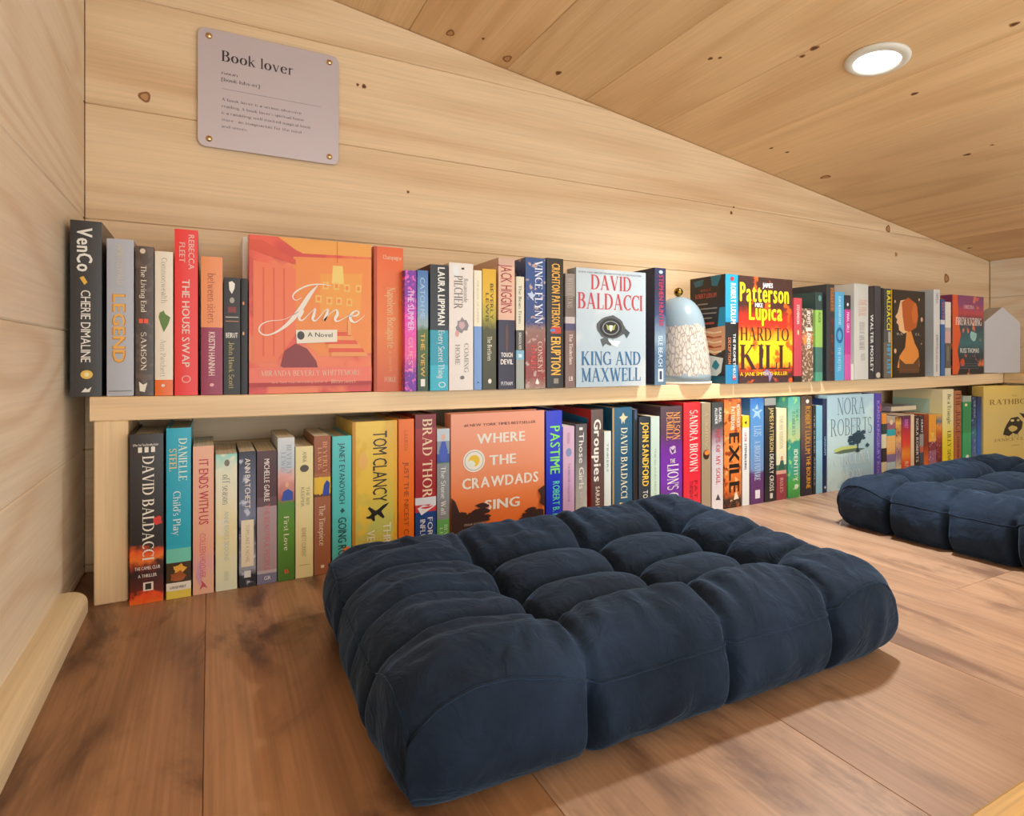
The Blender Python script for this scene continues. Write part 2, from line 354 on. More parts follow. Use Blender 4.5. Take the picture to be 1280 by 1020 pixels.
    g['k'] = [L(.12,0,.12,1,.12),L(.14,.28,.44,.64,.05),L(.24,.4,.5,0,.12),s(.12,0,.11),s(.46,.66,.09),s(.5,0,.1)]
    g['l'] = [L(.14,0,.14,1,.12),s(.14,0,.11),s(.1,1,.08)]
    g['m'] = [L(.12,0,.12,.66,.12),E(.28,.44,.16,.2,0,180,.07),L(.44,0,.44,.45,.12),E(.6,.44,.16,.2,0,180,.07),L(.76,0,.76,.45,.12),s(.12,0,.1),s(.44,0,.1),s(.76,0,.1)]
    g['n'] = [L(.12,0,.12,.66,.12),E(.32,.42,.19,.22,0,180,.08),L(.51,0,.51,.43,.12),s(.12,0,.11),s(.51,0,.11)]
    g['o'] = [o(.3)]
    g['p'] = [L(.12,-.28,.12,.66,.12),o(.32),s(.12,-.28,.11)]
    g['q'] = [L(.5,-.28,.5,.66,.12),o(.3)]
    g['r'] = [L(.12,0,.12,.66,.12),E(.3,.42,.17,.2,50,180,.08),s(.12,0,.11)]
    g['s'] = [E(.24,.48,.14,.15,30,270,.08),E(.24,.18,.15,.155,90,-150,.08)]
    g['t'] = [L(.18,.1,.18,.86,.12),E(.3,.12,.12,.12,180,330,.06),L(.04,.635,.36,.635,.045)]
    g['u'] = [L(.12,.2,.12,.66,.12),E(.3,.22,.18,.2,180,360,.08),L(.49,0,.49,.66,.12)]
    g['v'] = [L(.06,.66,.28,0,.12),L(.28,0,.48,.66,.05),s(.06,.66,.09),s(.48,.66,.08)]
    g['w'] = [L(.06,.66,.24,0,.12),L(.24,0,.4,.6,.05),L(.4,.6,.58,0,.12),L(.58,0,.74,.66,.05),s(.06,.66,.09),s(.74,.66,.08)]
    g['x'] = [L(.08,.66,.46,0,.12),L(.08,0,.44,.66,.05)]
    g['y'] = [L(.06,.66,.28,0,.12),L(.14,-.3,.48,.66,.05),s(.06,.66,.09),s(.48,.66,.08)]
    g['z'] = [L(.4,.62,.08,.03,.11),L(.06,.635,.44,.635,.05),L(.06,.03,.46,.03,.05)]
    g['.'] = [L(.1,0,.1,.12,.12)]; g[','] = [L(.1,-.12,.12,.12,.1)]; g["'"] = [L(.1,.7,.12,1,.08)]
    g['-'] = [L(.06,.33,.32,.33,.06)]
    return g
SER = gl(); _gc = {}
def glyph(ch, style):
    k = (ch, style)
    if k in _gc: return _gc[k]
    vs, fs = [], []; zi = []
    if style in ('s', 'S') and ch in SER:
        for q_, it in enumerate(SER[ch]):
            if it[0] == 'L':
                _, a, b, c, d, w = it
                if style == 'S' : w = w*.55
                if abs(d-b) >= abs(c-a)*.6:
                    h = w/2*sqrt((c-a)**2+(d-b)**2)/max(abs(d-b), 1e-6); q = [(a-h,b),(a+h,b),(c+h,d),(c-h,d)]
                else:
                    h = w/2*sqrt((c-a)**2+(d-b)**2)/max(abs(c-a), 1e-6); q = [(a,b-h),(c,d-h),(c,d+h),(a,b+h)]
                i = len(vs); vs += q; zi += [q_]*4; fs.append((i,i+1,i+2,i+3))
            else:
                _, cx_, cy_, rx, ry, a0, a1, w = it
                n = max(5, int(abs(a1-a0)/22)); i = len(vs)
                for q in range(n+1):
                    A = math.radians(a0+(a1-a0)*q/n); ww = w if w else .05+.115*abs(cos(A))
                    if style == 'S': ww *= .55
                    for sg in (-.5, .5): zi.append(q_); vs.append((cx_+(rx+sg*ww)*cos(A), cy_+(ry+sg*ww*.9)*sin(A)))
                for q in range(n): fs.append((i+2*q, i+2*q+1, i+2*q+3, i+2*q+2))
    elif ch != ' ':
        c = bpy.data.curves.new('g', 'FONT'); c.body = ch; c.size = 1.0; c.resolution_u = 2
        c.offset = 0
        o = bpy.data.objects.new('g', c); me = bpy.data.meshes.new_from_object(o)
        vs = [(v.co.x/.72, v.co.y/.72) for v in me.vertices]; fs = [tuple(p.vertices) for p in me.polygons]
        zi = []
        sh = {'b': [(-.025,0),(0,0),(.025,0)], 'B': [(-.05,.012),(-.025,-.012),(0,.012),(.025,-.012),(.05,.012)], 'n': [(-.01,0),(.01,0)]}.get(style, [(0,0)])
        bv, bf = vs, fs; vs, fs = [], []
        for q_, (dx, dy) in enumerate(sh):
            k0 = len(vs); zi += [q_]*len(bv); vs += [(x+dx, y+dy) for x, y in bv]; fs += [tuple(q+k0 for q in ff) for ff in bf]
        bpy.data.objects.remove(o); bpy.data.meshes.remove(me); bpy.data.curves.remove(c)
    if vs:
        x0 = min(v[0] for v in vs); x1 = max(v[0] for v in vs); vs = [(v[0]-x0, v[1], z) for v, z in zip(vs, zi)]; w = x1-x0
    else: w = .26
    _gc[k] = (vs, fs, w); return _gc[k]
def textmesh(s, style):
    """flat text: x 0..1 over its width, y in cap heights"""
    vs, fs, x = [], [], 0
    gap = .10 if style not in ('s', 'S') else .07
    for ch in s:
        gv, gf, w = glyph(ch, style); i = len(vs)
        vs += [(p[0]+x, p[1], p[2]) for p in gv]; fs += [tuple(k+i for k in q) for q in gf]; x += w+gap
    x = max(x-gap, .01)
    return [(p[0]/x, p[1], p[2]*4e-6) for p in vs], fs

# ------------------------------------------------------------------ books
def cover_mat(stops, interp, mott=None, rough=.33, idx=0):
    m, nt, b = newmat('book_cover_print'); L = nt.links.new
    b.inputs['Roughness'].default_value = rough; b.inputs['Specular IOR Level'].default_value = .45
    tc = N(nt, 'ShaderNodeTexCoord'); last = None
    if len(stops) == 1:
        rgb = N(nt, 'ShaderNodeRGB'); rgb.outputs[0].default_value = hexc(stops[0][1]); last = rgb.outputs[0]
    else:
        sx = N(nt, 'ShaderNodeSeparateXYZ'); L(tc.outputs['Generated'], sx.inputs[0])
        no = N(nt, 'ShaderNodeTexNoise'); no.inputs['Scale'].default_value = 90; L(tc.outputs['Object'], no.inputs['Vector'])
        ma = N(nt, 'ShaderNodeMath', operation='MULTIPLY_ADD', i_1=.0 if interp == 'CONSTANT' else .10, i_2=0); L(no.outputs['Fac'], ma.inputs[0])
        ad = N(nt, 'ShaderNodeMath', operation='ADD'); L(ma.outputs[0], ad.inputs[0]); L(sx.outputs[2], ad.inputs[1])
        sb = N(nt, 'ShaderNodeMath', operation='SUBTRACT', i_1=.0 if interp == 'CONSTANT' else .05); L(ad.outputs[0], sb.inputs[0])
        r = ramp(nt, sorted([(1-p, c) for p, c in stops]) if interp != 'CONSTANT' else const_stops(stops), interp); L(sb.outputs[0], r.inputs[0]); last = r.outputs[0]
    if mott:
        for j, (c, amt, sc) in enumerate(mott):
            mp = N(nt, 'ShaderNodeMapping'); mp.inputs['Location'].default_value = (idx*1.7+j, j*3.1, idx*.9); L(tc.outputs['Object'], mp.inputs[0])
            n2 = N(nt, 'ShaderNodeTexNoise'); n2.inputs['Scale'].default_value = sc; n2.inputs['Detail'].default_value = 4; L(mp.outputs[0], n2.inputs['Vector'])
            mr = N(nt, 'ShaderNodeMapRange', interpolation_type='SMOOTHSTEP'); mr.inputs[1].default_value = .6-.25*amt; mr.inputs[2].default_value = .68-.2*amt; L(n2.outputs['Fac'], mr.inputs[0])
            mx = N(nt, 'ShaderNodeMix', data_type='RGBA'); L(mr.outputs[0], mx.inputs[0]); L(last, mx.inputs[6]); mx.inputs[7].default_value = hexc(c); last = mx.outputs[2]
    L(last, b.inputs['Base Color']); return m
def const_stops(stops):
    # stops given from the top: (v_start, colour); CONSTANT ramp runs from the bottom
    s = sorted(stops); out = []
    for i, (v, c) in enumerate(s):
        end = s[i+1][0] if i+1 < len(s) else 1.0
        out.append((max(0, 1-end), c))
    return sorted(out)
PAGES = None
def pages_mat():
    global PAGES
    if PAGES: return PAGES
    m, nt, b = newmat('page_edges'); L = nt.links.new
    tc = N(nt, 'ShaderNodeTexCoord'); mp = N(nt, 'ShaderNodeMapping'); mp.inputs['Scale'].default_value = (1800, 3, 3); L(tc.outputs['Object'], mp.inputs[0])
    no = N(nt, 'ShaderNodeTexNoise'); no.inputs['Scale'].default_value = 1; L(mp.outputs[0], no.inputs['Vector'])
    r = ramp(nt, [(.3, 'B9AB90'), (.7, 'EBE1CB')]); L(no.outputs['Fac'], r.inputs[0]); L(r.outputs[0], b.inputs['Base Color']); b.inputs['Roughness'].default_value = .8
    PAGES = m; return m
NB = [0]
class Book:
    def __init__(s, X, Y, Z, W, D, H, hard, mat, label, group, rz=0, name=None, origin_off=None):
        s.W, s.D, s.H, s.hard = W, D, H, hard; s.bul = .0007 if hard else .0003; s.lay = 0
        s.root = empty(name or ('hardcover_book' if hard else 'paperback_book'), (X, Y, Z), rz, label, 'book', group)
        t = .0022 if hard else .0005
        n = 6; out = [(0, D)]
        for i in range(n+1):
            u = i/n; out.append((u*W, s.bul*(1-(1-(2*u-1)**2))-s.bul if False else -s.bul*(1-(2*u-1)**2)))
        out.append((W, D)); inn = [(W-t, D), (W-t, t+.001), (t, t+.001), (t, D)]
        poly = out+inn
        v, f = prism(poly, 'z', 0, H)
        # caps: split into quads instead of one concave ngon
        bm = bmesh.new(); bv = [bm.verts.new(p) for p in v]
        for q in f[2:]: bm.faces.new([bv[i] for i in q])
        k = len(poly)
        for base in (0, k):
            P = lambda i: bv[base+i]
            # left board: out0,out1, inn3(t,D)= k-1, inn2 (t,t)=k-2
            bm.faces.new([P(0), P(1), P(k-2), P(k-1)])
            bm.faces.new([P(n+1), P(n+2), P(n+3), P(n+4)])
            m = n//2
            bm.faces.new([P(i) for i in range(1, m+2)]+[P(k-2)])
            bm.faces.new([P(i) for i in range(m+1, n+2)]+[P(n+4), P(k-2)])
        bmesh.ops.recalc_face_normals(bm, faces=bm.faces)
        me = bpy.data.meshes.new('cover'); bm.to_mesh(me); bm.free(); me.materials.append(mat)
        o = bpy.data.objects.new('cover', me); COL.objects.link(o); o.parent = s.root; s.cover = o
        g = .0035 if hard else .0
        v, f = boxvf(t+.0002, W-t-.0002, t+.0012, D-(g if hard else 0)-.0002, g+.0001, H-g-.0003)
        if W-2*t > .001: mk('page_block', v, f, pages_mat(), s.root)
    def P(s, surf, u, v, e):
        if surf == 's': return (u*s.W, -s.bul*(1-(2*u-1)**2)-e, s.H*(1-v))
        if surf == 'f': return (s.W+e, u*s.D, s.H*(1-v))
        return (-e, s.D*(1-u), s.H*(1-v))
    def text(s, surf, txt, u0, v0, u1, v1, col, style='b', rot=None, name=None, up=False):
        s.lay += 1; e = .00028+.00004*s.lay
        vs, fs = textmesh(txt, style)
        if rot is None: rot = surf == 's'
        out = []
        for (x, y, dz) in vs:
            if rot == True and not up: u = u0+(u1-u0)*y; v = v0+(v1-v0)*x
            elif rot == True: u = u1-(u1-u0)*y; v = v1-(v1-v0)*x
            else: u = u0+(u1-u0)*x; v = v1-(v1-v0)*y
            out.append(s.P(surf, u, v, e+dz))
        mk(name or ('spine_lettering' if surf == 's' else 'cover_lettering'), out, fs, plain(col, .4), s.root)
    def shape(s, surf, kind, u0, v0, u1, v1, col, pts=None, name=None, mat=None):
        s.lay += 1; e = .0002+.00004*s.lay
        vs, fs = [], []
        if kind == 'r':
            n = 6 if surf == 's' else 1
            for i in range(n+1):
                u = u0+(u1-u0)*i/n; vs += [s.P(surf, u, v0, e), s.P(surf, u, v1, e)]
            fs = [(2*i, 2*i+1, 2*i+3, 2*i+2) for i in range(n)]
        elif kind == 'e':
            cu, cv, ru, rv = (u0+u1)/2, (v0+v1)/2, (u1-u0)/2, (v1-v0)/2; n = 20
            vs = [s.P(surf, cu, cv, e)]+[s.P(surf, cu+ru*cos(2*pi*i/n), cv+rv*sin(2*pi*i/n), e) for i in range(n)]
            fs = [(0, 1+i, 1+(i+1) % n) for i in range(n)]
        elif kind == 'g':   # ring
            cu, cv, ru, rv = (u0+u1)/2, (v0+v1)/2, (u1-u0)/2, (v1-v0)/2; n = 24; w = pts or .75
            for i in range(n):
                a = 2*pi*i/n
                vs += [s.P(surf, cu+ru*cos(a), cv+rv*sin(a), e), s.P(surf, cu+ru*w*cos(a), cv+rv*w*sin(a), e)]
            fs = [(2*i, 2*i+1, (2*i+3) % (2*n), (2*i+2) % (2*n)) for i in range(n)]
        elif kind == 'p':
            # closed outline given in 0..1 within the box
            from mathutils.geometry import tessellate_polygon
            pp = [(u0+(u1-u0)*a, v0+(v1-v0)*b) for a, b in pts]
            fs = [tuple(t) for t in tessellate_polygon([[Vector((a, b, 0)) for a, b in pp]])]
            vs = [s.P(surf, a, b, e) for a, b in pp]
        elif kind == 'w':   # brush stroke: pts (u,v,halfwidth)
            pp = smooth(pts, 5)
            for i, (a, b, w) in enumerate(pp):
                a2, b2, _ = pp[min(i+1, len(pp)-1)]; a1, b1, _ = pp[max(i-1, 0)]
                dx, dy = (a2-a1)*(u1-u0)*s.D, (b2-b1)*(v1-v0)*s.H; l = sqrt(dx*dx+dy*dy) or 1
                nx, ny = -dy/l*w, dx/l*w
                for sg in (1, -1): vs.append(s.P(surf, u0+(u1-u0)*a+sg*nx/s.D, v0+(v1-v0)*b+sg*ny/s.H, e))
            fs = [(2*i, 2*i+1, 2*i+3, 2*i+2) for i in range(len(pp)-1)]
        mk(name or ('spine_picture' if surf == 's' else 'cover_picture'), vs, fs, mat or plain(col, .4), s.root)
def smooth(pts, n):
    out = []; P = [pts[0]]+list(pts)+[pts[-1]]
    for i in range(1, len(P)-2):
        for k in range(n):
            t = k/n; out.append(tuple(.5*((2*P[i][j])+(-P[i-1][j]+P[i+1][j])*t+(2*P[i-1][j]-5*P[i][j]+4*P[i+1][j]-P[i+2][j])*t*t+(-P[i-1][j]+3*P[i][j]-3*P[i+1][j]+P[i+2][j])*t**3) for j in range(3)))
    out.append(tuple(pts[-1])); return out
def blob(n, jag, seed, squash=1):
    r = random.Random(seed); return [(.5+.5*(1-jag*r.random())*cos(2*pi*i/n), .5+.5*squash*(1-jag*r.random())*sin(2*pi*i/n)) for i in range(n)]

def spine_book(row, xl, xr, yt, hard, stops, items, label, Y=None, D=None, mott=None, lean=0, interp=None, zb=None):
    """a book standing spine out; its edges are placed from its measured width on the shelf plane"""
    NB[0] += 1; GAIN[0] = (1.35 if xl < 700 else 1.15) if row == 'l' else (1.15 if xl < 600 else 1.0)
    if Y is None: Y = (1.004 if xl < 500 else .986) if row == 'u' else .979
    x0, x1 = X_at(xl, Y)+.0003, X_at(xr, Y)-.0003
    xm = (x0+x1)/2; top = Z_at(yt, xm, Y)
    base = 0.0004 if row == 'l' else max(shelf_top(x0), shelf_top(x1))+.0004
    if zb is not None: base = zb
    if D is None: D = .145 if hard else .118
    if isinstance(stops, str): stops = [(0, stops)]
    m = cover_mat(stops, interp or ('CONSTANT' if len(stops) > 1 else 'LINEAR'), mott, .30 if hard else .36, NB[0])
    b = Book(x0, Y, base, x1-x0, D, top-base, hard, m, label, 'books on the upper shelf' if row == 'u' else 'books on the floor under the shelf')
    if lean: b.root.rotation_euler = (0, math.radians(lean), 0)
    for it in items:
        if it[0] == 't': _, txt, v0, v1, u0, u1, col, st = it; b.text('s', txt, u0, v0, u1, v1, col, st)
        elif it[0] == 'h': _, txt, v0, v1, u0, u1, col, st = it; b.text('s', txt, u0, v0, u1, v1, col, st, rot=False)
        else: _, kd, v0, v1, u0, u1, col = it[:7]; b.shape('s', kd, u0, v0, u1, v1, col, *(it[7:] or []))
    return b
def face_book(row, xl, xr, yt, thick, stops, label, Y=None, interp='LINEAR', mott=None, rz=0, spine_px=None):
    """a book standing with its front cover to the room, spine to the left"""
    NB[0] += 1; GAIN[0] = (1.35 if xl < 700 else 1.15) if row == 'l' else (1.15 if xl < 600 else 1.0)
    if Y is None: Y = (1.004 if xl < 500 else .986) if row == 'u' else .979
    x0, x1 = X_at(xl, Y)+.0004, X_at(xr, Y)-.0004
    top = Z_at(yt, x0, Y); base = 0.0004 if row == 'l' else max(shelf_top(x0), shelf_top(x1))+.0004
    m = cover_mat(stops, interp, mott, .28, NB[0])
    b = Book(x0, Y+thick, base, thick, x1-x0, top-base, True, m, label, 'books on the upper shelf' if row == 'u' else 'books on the floor under the shelf', -pi/2+rz)
    return b
def t(txt, v0, v1, u0, u1, col, st='n'): return ('t', txt, v0, v1, u0, u1, col, st)
def h(txt, v0, v1, u0, u1, col, st='n'): return ('h', txt, v0, v1, u0, u1, col, st)
def p(kd, v0, v1, u0, u1, col, *a): return ('p', kd, v0, v1, u0, u1, col)+a
SB = spine_book
# ---------------- upper shelf, left to right
b = SB('u', 87.2, 127.5, 276, True, '33302F', [t('VenCo',.04,.29,.22,.72,'EFEBE2','B'),p('p',.315,.365,.3,.55,'D6A93A',[(0,.2),(.5,0),(1,.7),(.6,1)]),
 t('CHERIE DIMALINE',.395,.805,.34,.66,'DAD6CC','n'),p('e',.85,.9,.33,.72,'D9B24A'),p('e',.862,.888,.45,.6,'F2E9B0'),p('p',.945,.975,.35,.68,'D8D4CC',[(0,1),(.4,.2),(.6,.5),(1,0),(.8,1)])],
 'tall thick charcoal hardcover with white lettering and small gold eyes, leftmost on upper shelf', D=.15)
SB('u', 133.2, 167.5, 299, True, 'A3A6B0', [t('LEGEND',.35,.79,.2,.72,'B07A2E','B'),t('LEGEND',.352,.785,.24,.68,'E0A94C','b'),t('JAMES OSWALD',.03,.29,.38,.62,'BDB39E','n'),p('r',.965,.972,.06,.94,'77756F')],
 'silver grey hardcover with gold block lettering, second on upper shelf', D=.14)
SB('u', 168.8, 192.6, 308, True, [(0,'4A3A30'),(.5,'453A32')], [t('The Living End',.13,.44,.3,.6,'E5DCCB','s'),t('SAMSON',.575,.83,.3,.6,'CFC6B6','s'),p('r',.485,.515,.2,.42,'D9502E'),p('r',.485,.515,.47,.7,'D9502E'),p('e',.015,.05,.25,.55,'C9B9A0'),p('p',.905,.975,.2,.65,'D9D3C6',[(0,0),(.5,.3),(1,.1),(.7,1),(.1,.9)])],
 'dark brown hardcover with serif lettering beside the silver book', D=.135, mott=[('5A4A40',.4,60)])
SB('u', 193.4, 216.6, 314.5, True, [(0,'DDD3C2'),(.892,'E2681E')], [t('Commonwealth',.045,.36,.35,.68,'6E685E','S'),t('Ann Patchett',.61,.87,.3,.6,'8B857A','S'),p('p',.41,.56,.2,.85,'56762C',[(.1,.1),(.45,0),(.55,.15),(1,.3),(.85,.6),(.45,1),(.15,.6),(0,.3)]),p('e',.92,.94,.35,.55,'F4E6D8')],
 'cream hardcover with a green leaf and orange foot on its spine', D=.13)
b = SB('u', 218, 247.5, 287, True, 'DD2F2A', [t('REBECCA',.03,.24,.6,.86,'F1BDB4','b'),t('FLEET',.08,.2,.2,.46,'F1BDB4','b'),t('THE HOUSE SWAP',.3,.83,.32,.66,'F6D9D0','b'),p('g',.88,.925,.3,.7,'F0B0A8')],
 'bright red hardcover with pale capitals, tallest in the left group', D=.13)
b.shape('f','r',.06,.0,.99,1,'C9CCD6'); 
for q in (.12,.42,.72): b.shape('f','r',.06,q,.99,q+.008,'2E3354')
b.shape('f','w',0,0,1,1,'2E3354',[(.1,.08,.0008),(.6,.12,.0008),(.9,.17,.0008)])
SB('u', 251, 278.5, 321, True, [(0,'DE8A55'),(.512,'8C2749')], [t('between sisters',.12,.48,.3,.68,'A04E38','s'),t('KRISTIN HANNAH',.545,.86,.35,.66,'E9CFC8','b'),p('e',.915,.94,.4,.6,'D9A0A0')],
 'orange and maroon hardcover, colours split halfway down its spine', D=.14)
SB('u', 279.5, 300.5, 347, False, '262220', [p('p',.03,.14,.3,.68,'E5E2DC',[(0,.1),(.5,0),(1,.2),(.9,.6),(.5,1),(.1,.7)]),p('e',.17,.22,.35,.65,'9A948E'),p('r',.25,.3,.25,.75,'7A2A28'),p('r',.335,.342,.1,.9,'BDB7AD'),p('r',.37,.378,.1,.9,'A9714C'),h('BEIRUT',.47,.515,.12,.85,'D8D2C8','B'),t('John Hawk Scott',.55,.95,.3,.62,'A59B5E','s')],
 'short black paperback with small pictures, just left of the black sliver before the red cover', D=.105)
SB('u', 301.2, 309.6, 348, False, '0E0D0E', [p('e',.2,.23,.2,.5,'D98A50'),p('e',.46,.49,.2,.5,'E0A070')], 'thin black paperback pressed against the red face-out cover', D=.05)
SB('u', 303, 309.5, 296, False, 'E8E6E0', [], 'thin white book standing behind the black ones, left of the red cover', Y=1.062, D=.08)
# June
b = face_book('u', 311, 464.5, 292.8, .030, [(0,'D8503A'),(.35,'E0603E'),(.6,'DC5038'),(.8,'CE3E34'),(.86,'D95E4C'),(.95,'B93430'),(1,'C94038')], 'red face-out hardcover with orange hall scene and white script title', mott=[('C23B30',.55,14),('EC7A4A',.4,11)])
b.shape('f','p',0,0,1,1,'F0A648',[(.22,.0),(1,0),(1,.085),(.42,.095),(.36,.075)])
b.shape('f','p',0,0,1,1,'E88A40',[(.34,.12),(1,.10),(1,.74),(.55,.76),(.34,.6)])
b.shape('f','p',0,0,1,1,'EFA040',[(.56,.22),(.92,.2),(.9,.5),(.56,.5)])
b.shape('f','r',.70,.0,.705,.14,'A34A20'); b.shape('f','p',.655,.16,.76,.28,'FBDB7A',[(.1,0),(.9,0),(1,1),(0,1)])
for (u, v) in [(.58,.27),(.67,.27),(.76,.28),(.86,.28),(.52,.36),(.61,.37),(.69,.37),(.78,.375)]:
    b.shape('f','r',u,v,u+.05,v+.05,'F7C765'); b.shape('f','r',u+.012,v+.012,u+.038,v+.038,'DD7B35')
b.shape('f','p',0,0,1,1,'C94A30',[(0,.03),(.1,.03),(.36,.14),(.36,.17),(0,.09)]); b.shape('f','p',0,0,1,1,'E8764E',[(.03,.16),(.36,.2),(.36,.62),(.2,.8),(.03,.8)])
for q in (.07,.15,.23): b.shape('f','r',.03+q,.2,.045+q,.76,'D05A3C')
b.shape('f','p',.24,.68,.54,.84,'7E2A2C',[(0,.9),(.1,.3),(.4,0),(.7,.2),(.95,.7),(1,1),(.1,1)])
for q in range(6): b.shape('f','p',0,0,1,1,'F3A05A' if q % 2 else 'CF4F32',[(.58+.015*q,.60+.027*q),(.80+.03*q,.60+.027*q),(.82+.03*q,.627+.027*q),(.57+.015*q,.627+.027*q)])
b.shape('f','r',.79,.52,.82,.62,'F6A95A')
b.shape('f','r',0,.835,1,.93,'E0705E'); b.shape('f','r',0,.93,1,.955,'A82C2C')
JU = 'F5EDE4'
def jp(l): return [((x-58)/710, (y-62)/900, w) for x, y, w in l]
for st in [[(520,328,.0004),(450,322,.0009),(380,335,.0012),(320,368,.0012),(296,400,.001),(312,422,.0007),(345,408,.0004)],
           [(440,328,.0006),(395,385,.0030),(335,480,.0038),(270,560,.0028),(200,612,.0014),(145,628,.001),(112,606,.001),(120,572,.0009),(165,548,.0007),(250,535,.0004),(330,488,.0004)],
           [(335,470,.0006),(352,485,.0022),(332,525,.0022),(350,538,.0012),(390,500,.0005),(425,466,.0008),(418,500,.0022),(410,530,.002),(430,536,.001),(470,490,.0005)],
           [(468,488,.0005),(500,468,.0012),(490,505,.0024),(478,536,.0018),(505,500,.0005),(548,470,.0010),(556,495,.0024),(542,525,.0022),(560,538,.001),(630,500,.0005)],
           [(630,505,.0005),(670,502,.0012),(688,482,.0014),(668,472,.0010),(640,495,.0022),(636,525,.0024),(662,542,.0012),(700,520,.0006),(722,498,.0004)]]:
    b.shape('f','w',0,0,1,1,JU,jp(st),name='cover_lettering')
b.shape('f','p',.36,.585,.70,.68,'D9D2C4',[(0,.08),(1,0),(1,.85),(.02,1)]); b.shape('f','e',.37,.60,.43,.655,'3A3432'); b.text('f','A Novel',.455,.605,.66,.635,'2A2624','n')
b.text('f','MIRANDA BEVERLY-WHITTEMORE',.09,.853,.9,.888,'F1C3A8','s'); b.text('f','New York Times bestselling author of',.17,.92,.62,.935,'EBB79E','s'); b.text('f','Bittersweet',.65,.915,.86,.94,'EBB79E','s')
SB('u', 467.2, 504.3, 309, True, [(0,'D25A28'),(.3,'DB6A28'),(.6,'E0782C'),(1,'C8521E')], [h('Champagne',.055,.085,.3,.94,'F4D3B4','s'),t('Napoleon Bonaparte',.28,.7,.44,.72,'F3C98F','s'),t('a novel',.72,.86,.5,.62,'EBA765','s'),h('FORGE',.9,.935,.35,.75,'E9C9A0','s'),p('r',0,1,0,.1,'A8401E')],
 'glossy burnt orange hardcover beside the red face-out cover', interp='LINEAR', D=.15)
SB('u', 505.9, 520.6, 338, False, [(0,'6B2A96'),(.22,'7C2FA5'),(.4,'D03BB0'),(.7,'E2559A'),(.85,'6A2C9C')], [t('THE SUMMER',.16,.5,.25,.8,'E9C9F2','b'),t('GUEST',.55,.85,.3,.7,'F49AB8','B')],
 'thin violet and hot pink paperback', interp='LINEAR', mott=[('F06AC0',.35,120)])
SB('u', 521.6, 535.3, 338, False, [(0,'3F6AA6'),(.3,'6F93BE'),(.45,'8AA2A8'),(.5,'4F6A3A'),(1,'2E4632')], [t('CATCH ME',.06,.4,.25,.7,'9FC0E0','n'),t('THE VIEW',.52,.88,.3,.7,'C8A24A','b'),p('r',.9,.96,.3,.7,'D8DAD2')],
 'slim paperback, sky blue above and dark green below', interp='LINEAR')
SB('u', 537.6, 560.3, 331, True, [(0,'20242A'),(.52,'1A8FA8'),(.8,'2AA6C0'),(1,'1E7C9A')], [t('LAURA LIPPMAN',.02,.48,.42,.82,'F2F2EE','B'),t('Every Secret Thing',.52,.9,.44,.78,'E8F3F4','s'),p('g',.93,.975,.45,.85,'DCE8EA')],
 'hardcover with black top and turquoise lower spine', interp='CONSTANT', mott=[('57BDCC',.2,90)] and None)
SB('u', 561.2, 591.6, 329, True, 'D5CEC9', [p('p',.02,.13,.1,.42,'EEF2F8',[(0,0),(.8,0),(1,.6),(.3,1)]),p('r',.035,.05,.5,.62,'3A3636'),t('Rosamunde',.12,.31,.6,.78,'77716E','s'),t('PILCHER',.10,.36,.2,.55,'6E6763','s'),p('p',.42,.56,.2,.85,'7F7A80',blob(16,.5,4)),p('p',.45,.53,.35,.7,'B99AA0',blob(12,.4,5)),p('e',.53,.58,.25,.4,'C9958F'),t('COMING',.63,.86,.62,.8,'8C8682','s'),t('HOME',.64,.8,.25,.44,'8C8682','s'),p('e',.885,.915,.45,.62,'6A6462')],
 'wide pale lilac-white hardcover with a grey flower on its spine')
SB('u', 592.4, 602.4, 338, False, [(0,'E3DCC6'),(.47,'6E92C8')], [t('THE BOOK OF SUMMER',.08,.44,.35,.62,'BFB6A0','n'),p('e',.93,.945,.4,.62,'2E4E86')], 'thin paperback, cream above and cornflower blue below')
SB('u', 603.1, 620.2, 336.3, False, [(0,'D8A822'),(.25,'DDB52C'),(.4,'A9A034'),(.5,'4C4C2C'),(1,'3E3E28')], [t('BEVERLY',.12,.42,.55,.8,'5A4A14','b'),t('LEWIS',.2,.44,.22,.46,'5A4A14','b'),t('The Brethren',.56,.76,.35,.68,'E6E0CC','s'),p('e',.91,.95,.4,.65,'ECE6D8')],
 'mustard yellow paperback fading to dark olive', interp='LINEAR')
SB('u', 623, 643.5, 322.5, True, [(0,'C9A795'),(.07,'D9B29C'),(.44,'D8AE98'),(.475,'2A2540'),(.7,'28213A')], [t('JACK HIGGINS',.05,.42,.14,.84,'9A2E34','n'),p('e',.5,.72,.4,.6,'5A3A3E'),h('TOUCH',.72,.755,.15,.85,'EFE8E4','B'),h('DEVIL',.77,.81,.12,.88,'EFE8E4','B'),h('PUTNAM',.94,.97,.15,.85,'D8D2DC','b')],
 'peach and navy hardcover with tall red capitals')
SB('u', 645.2, 655.2, 345.8, False, [(0,'D8D2BE'),(.48,'4C4A46'),(.66,'7DB0CC'),(.74,'9DA39C')], [t('The Bean Trees',.08,.42,.3,.65,'4A463E','s'),t('KINGSOLVER',.5,.65,.3,.65,'DAD4C4','b'),p('r',.69,.72,.25,.7,'CDE3EE')],
 'short thin paperback with cream, charcoal and pale blue bands')
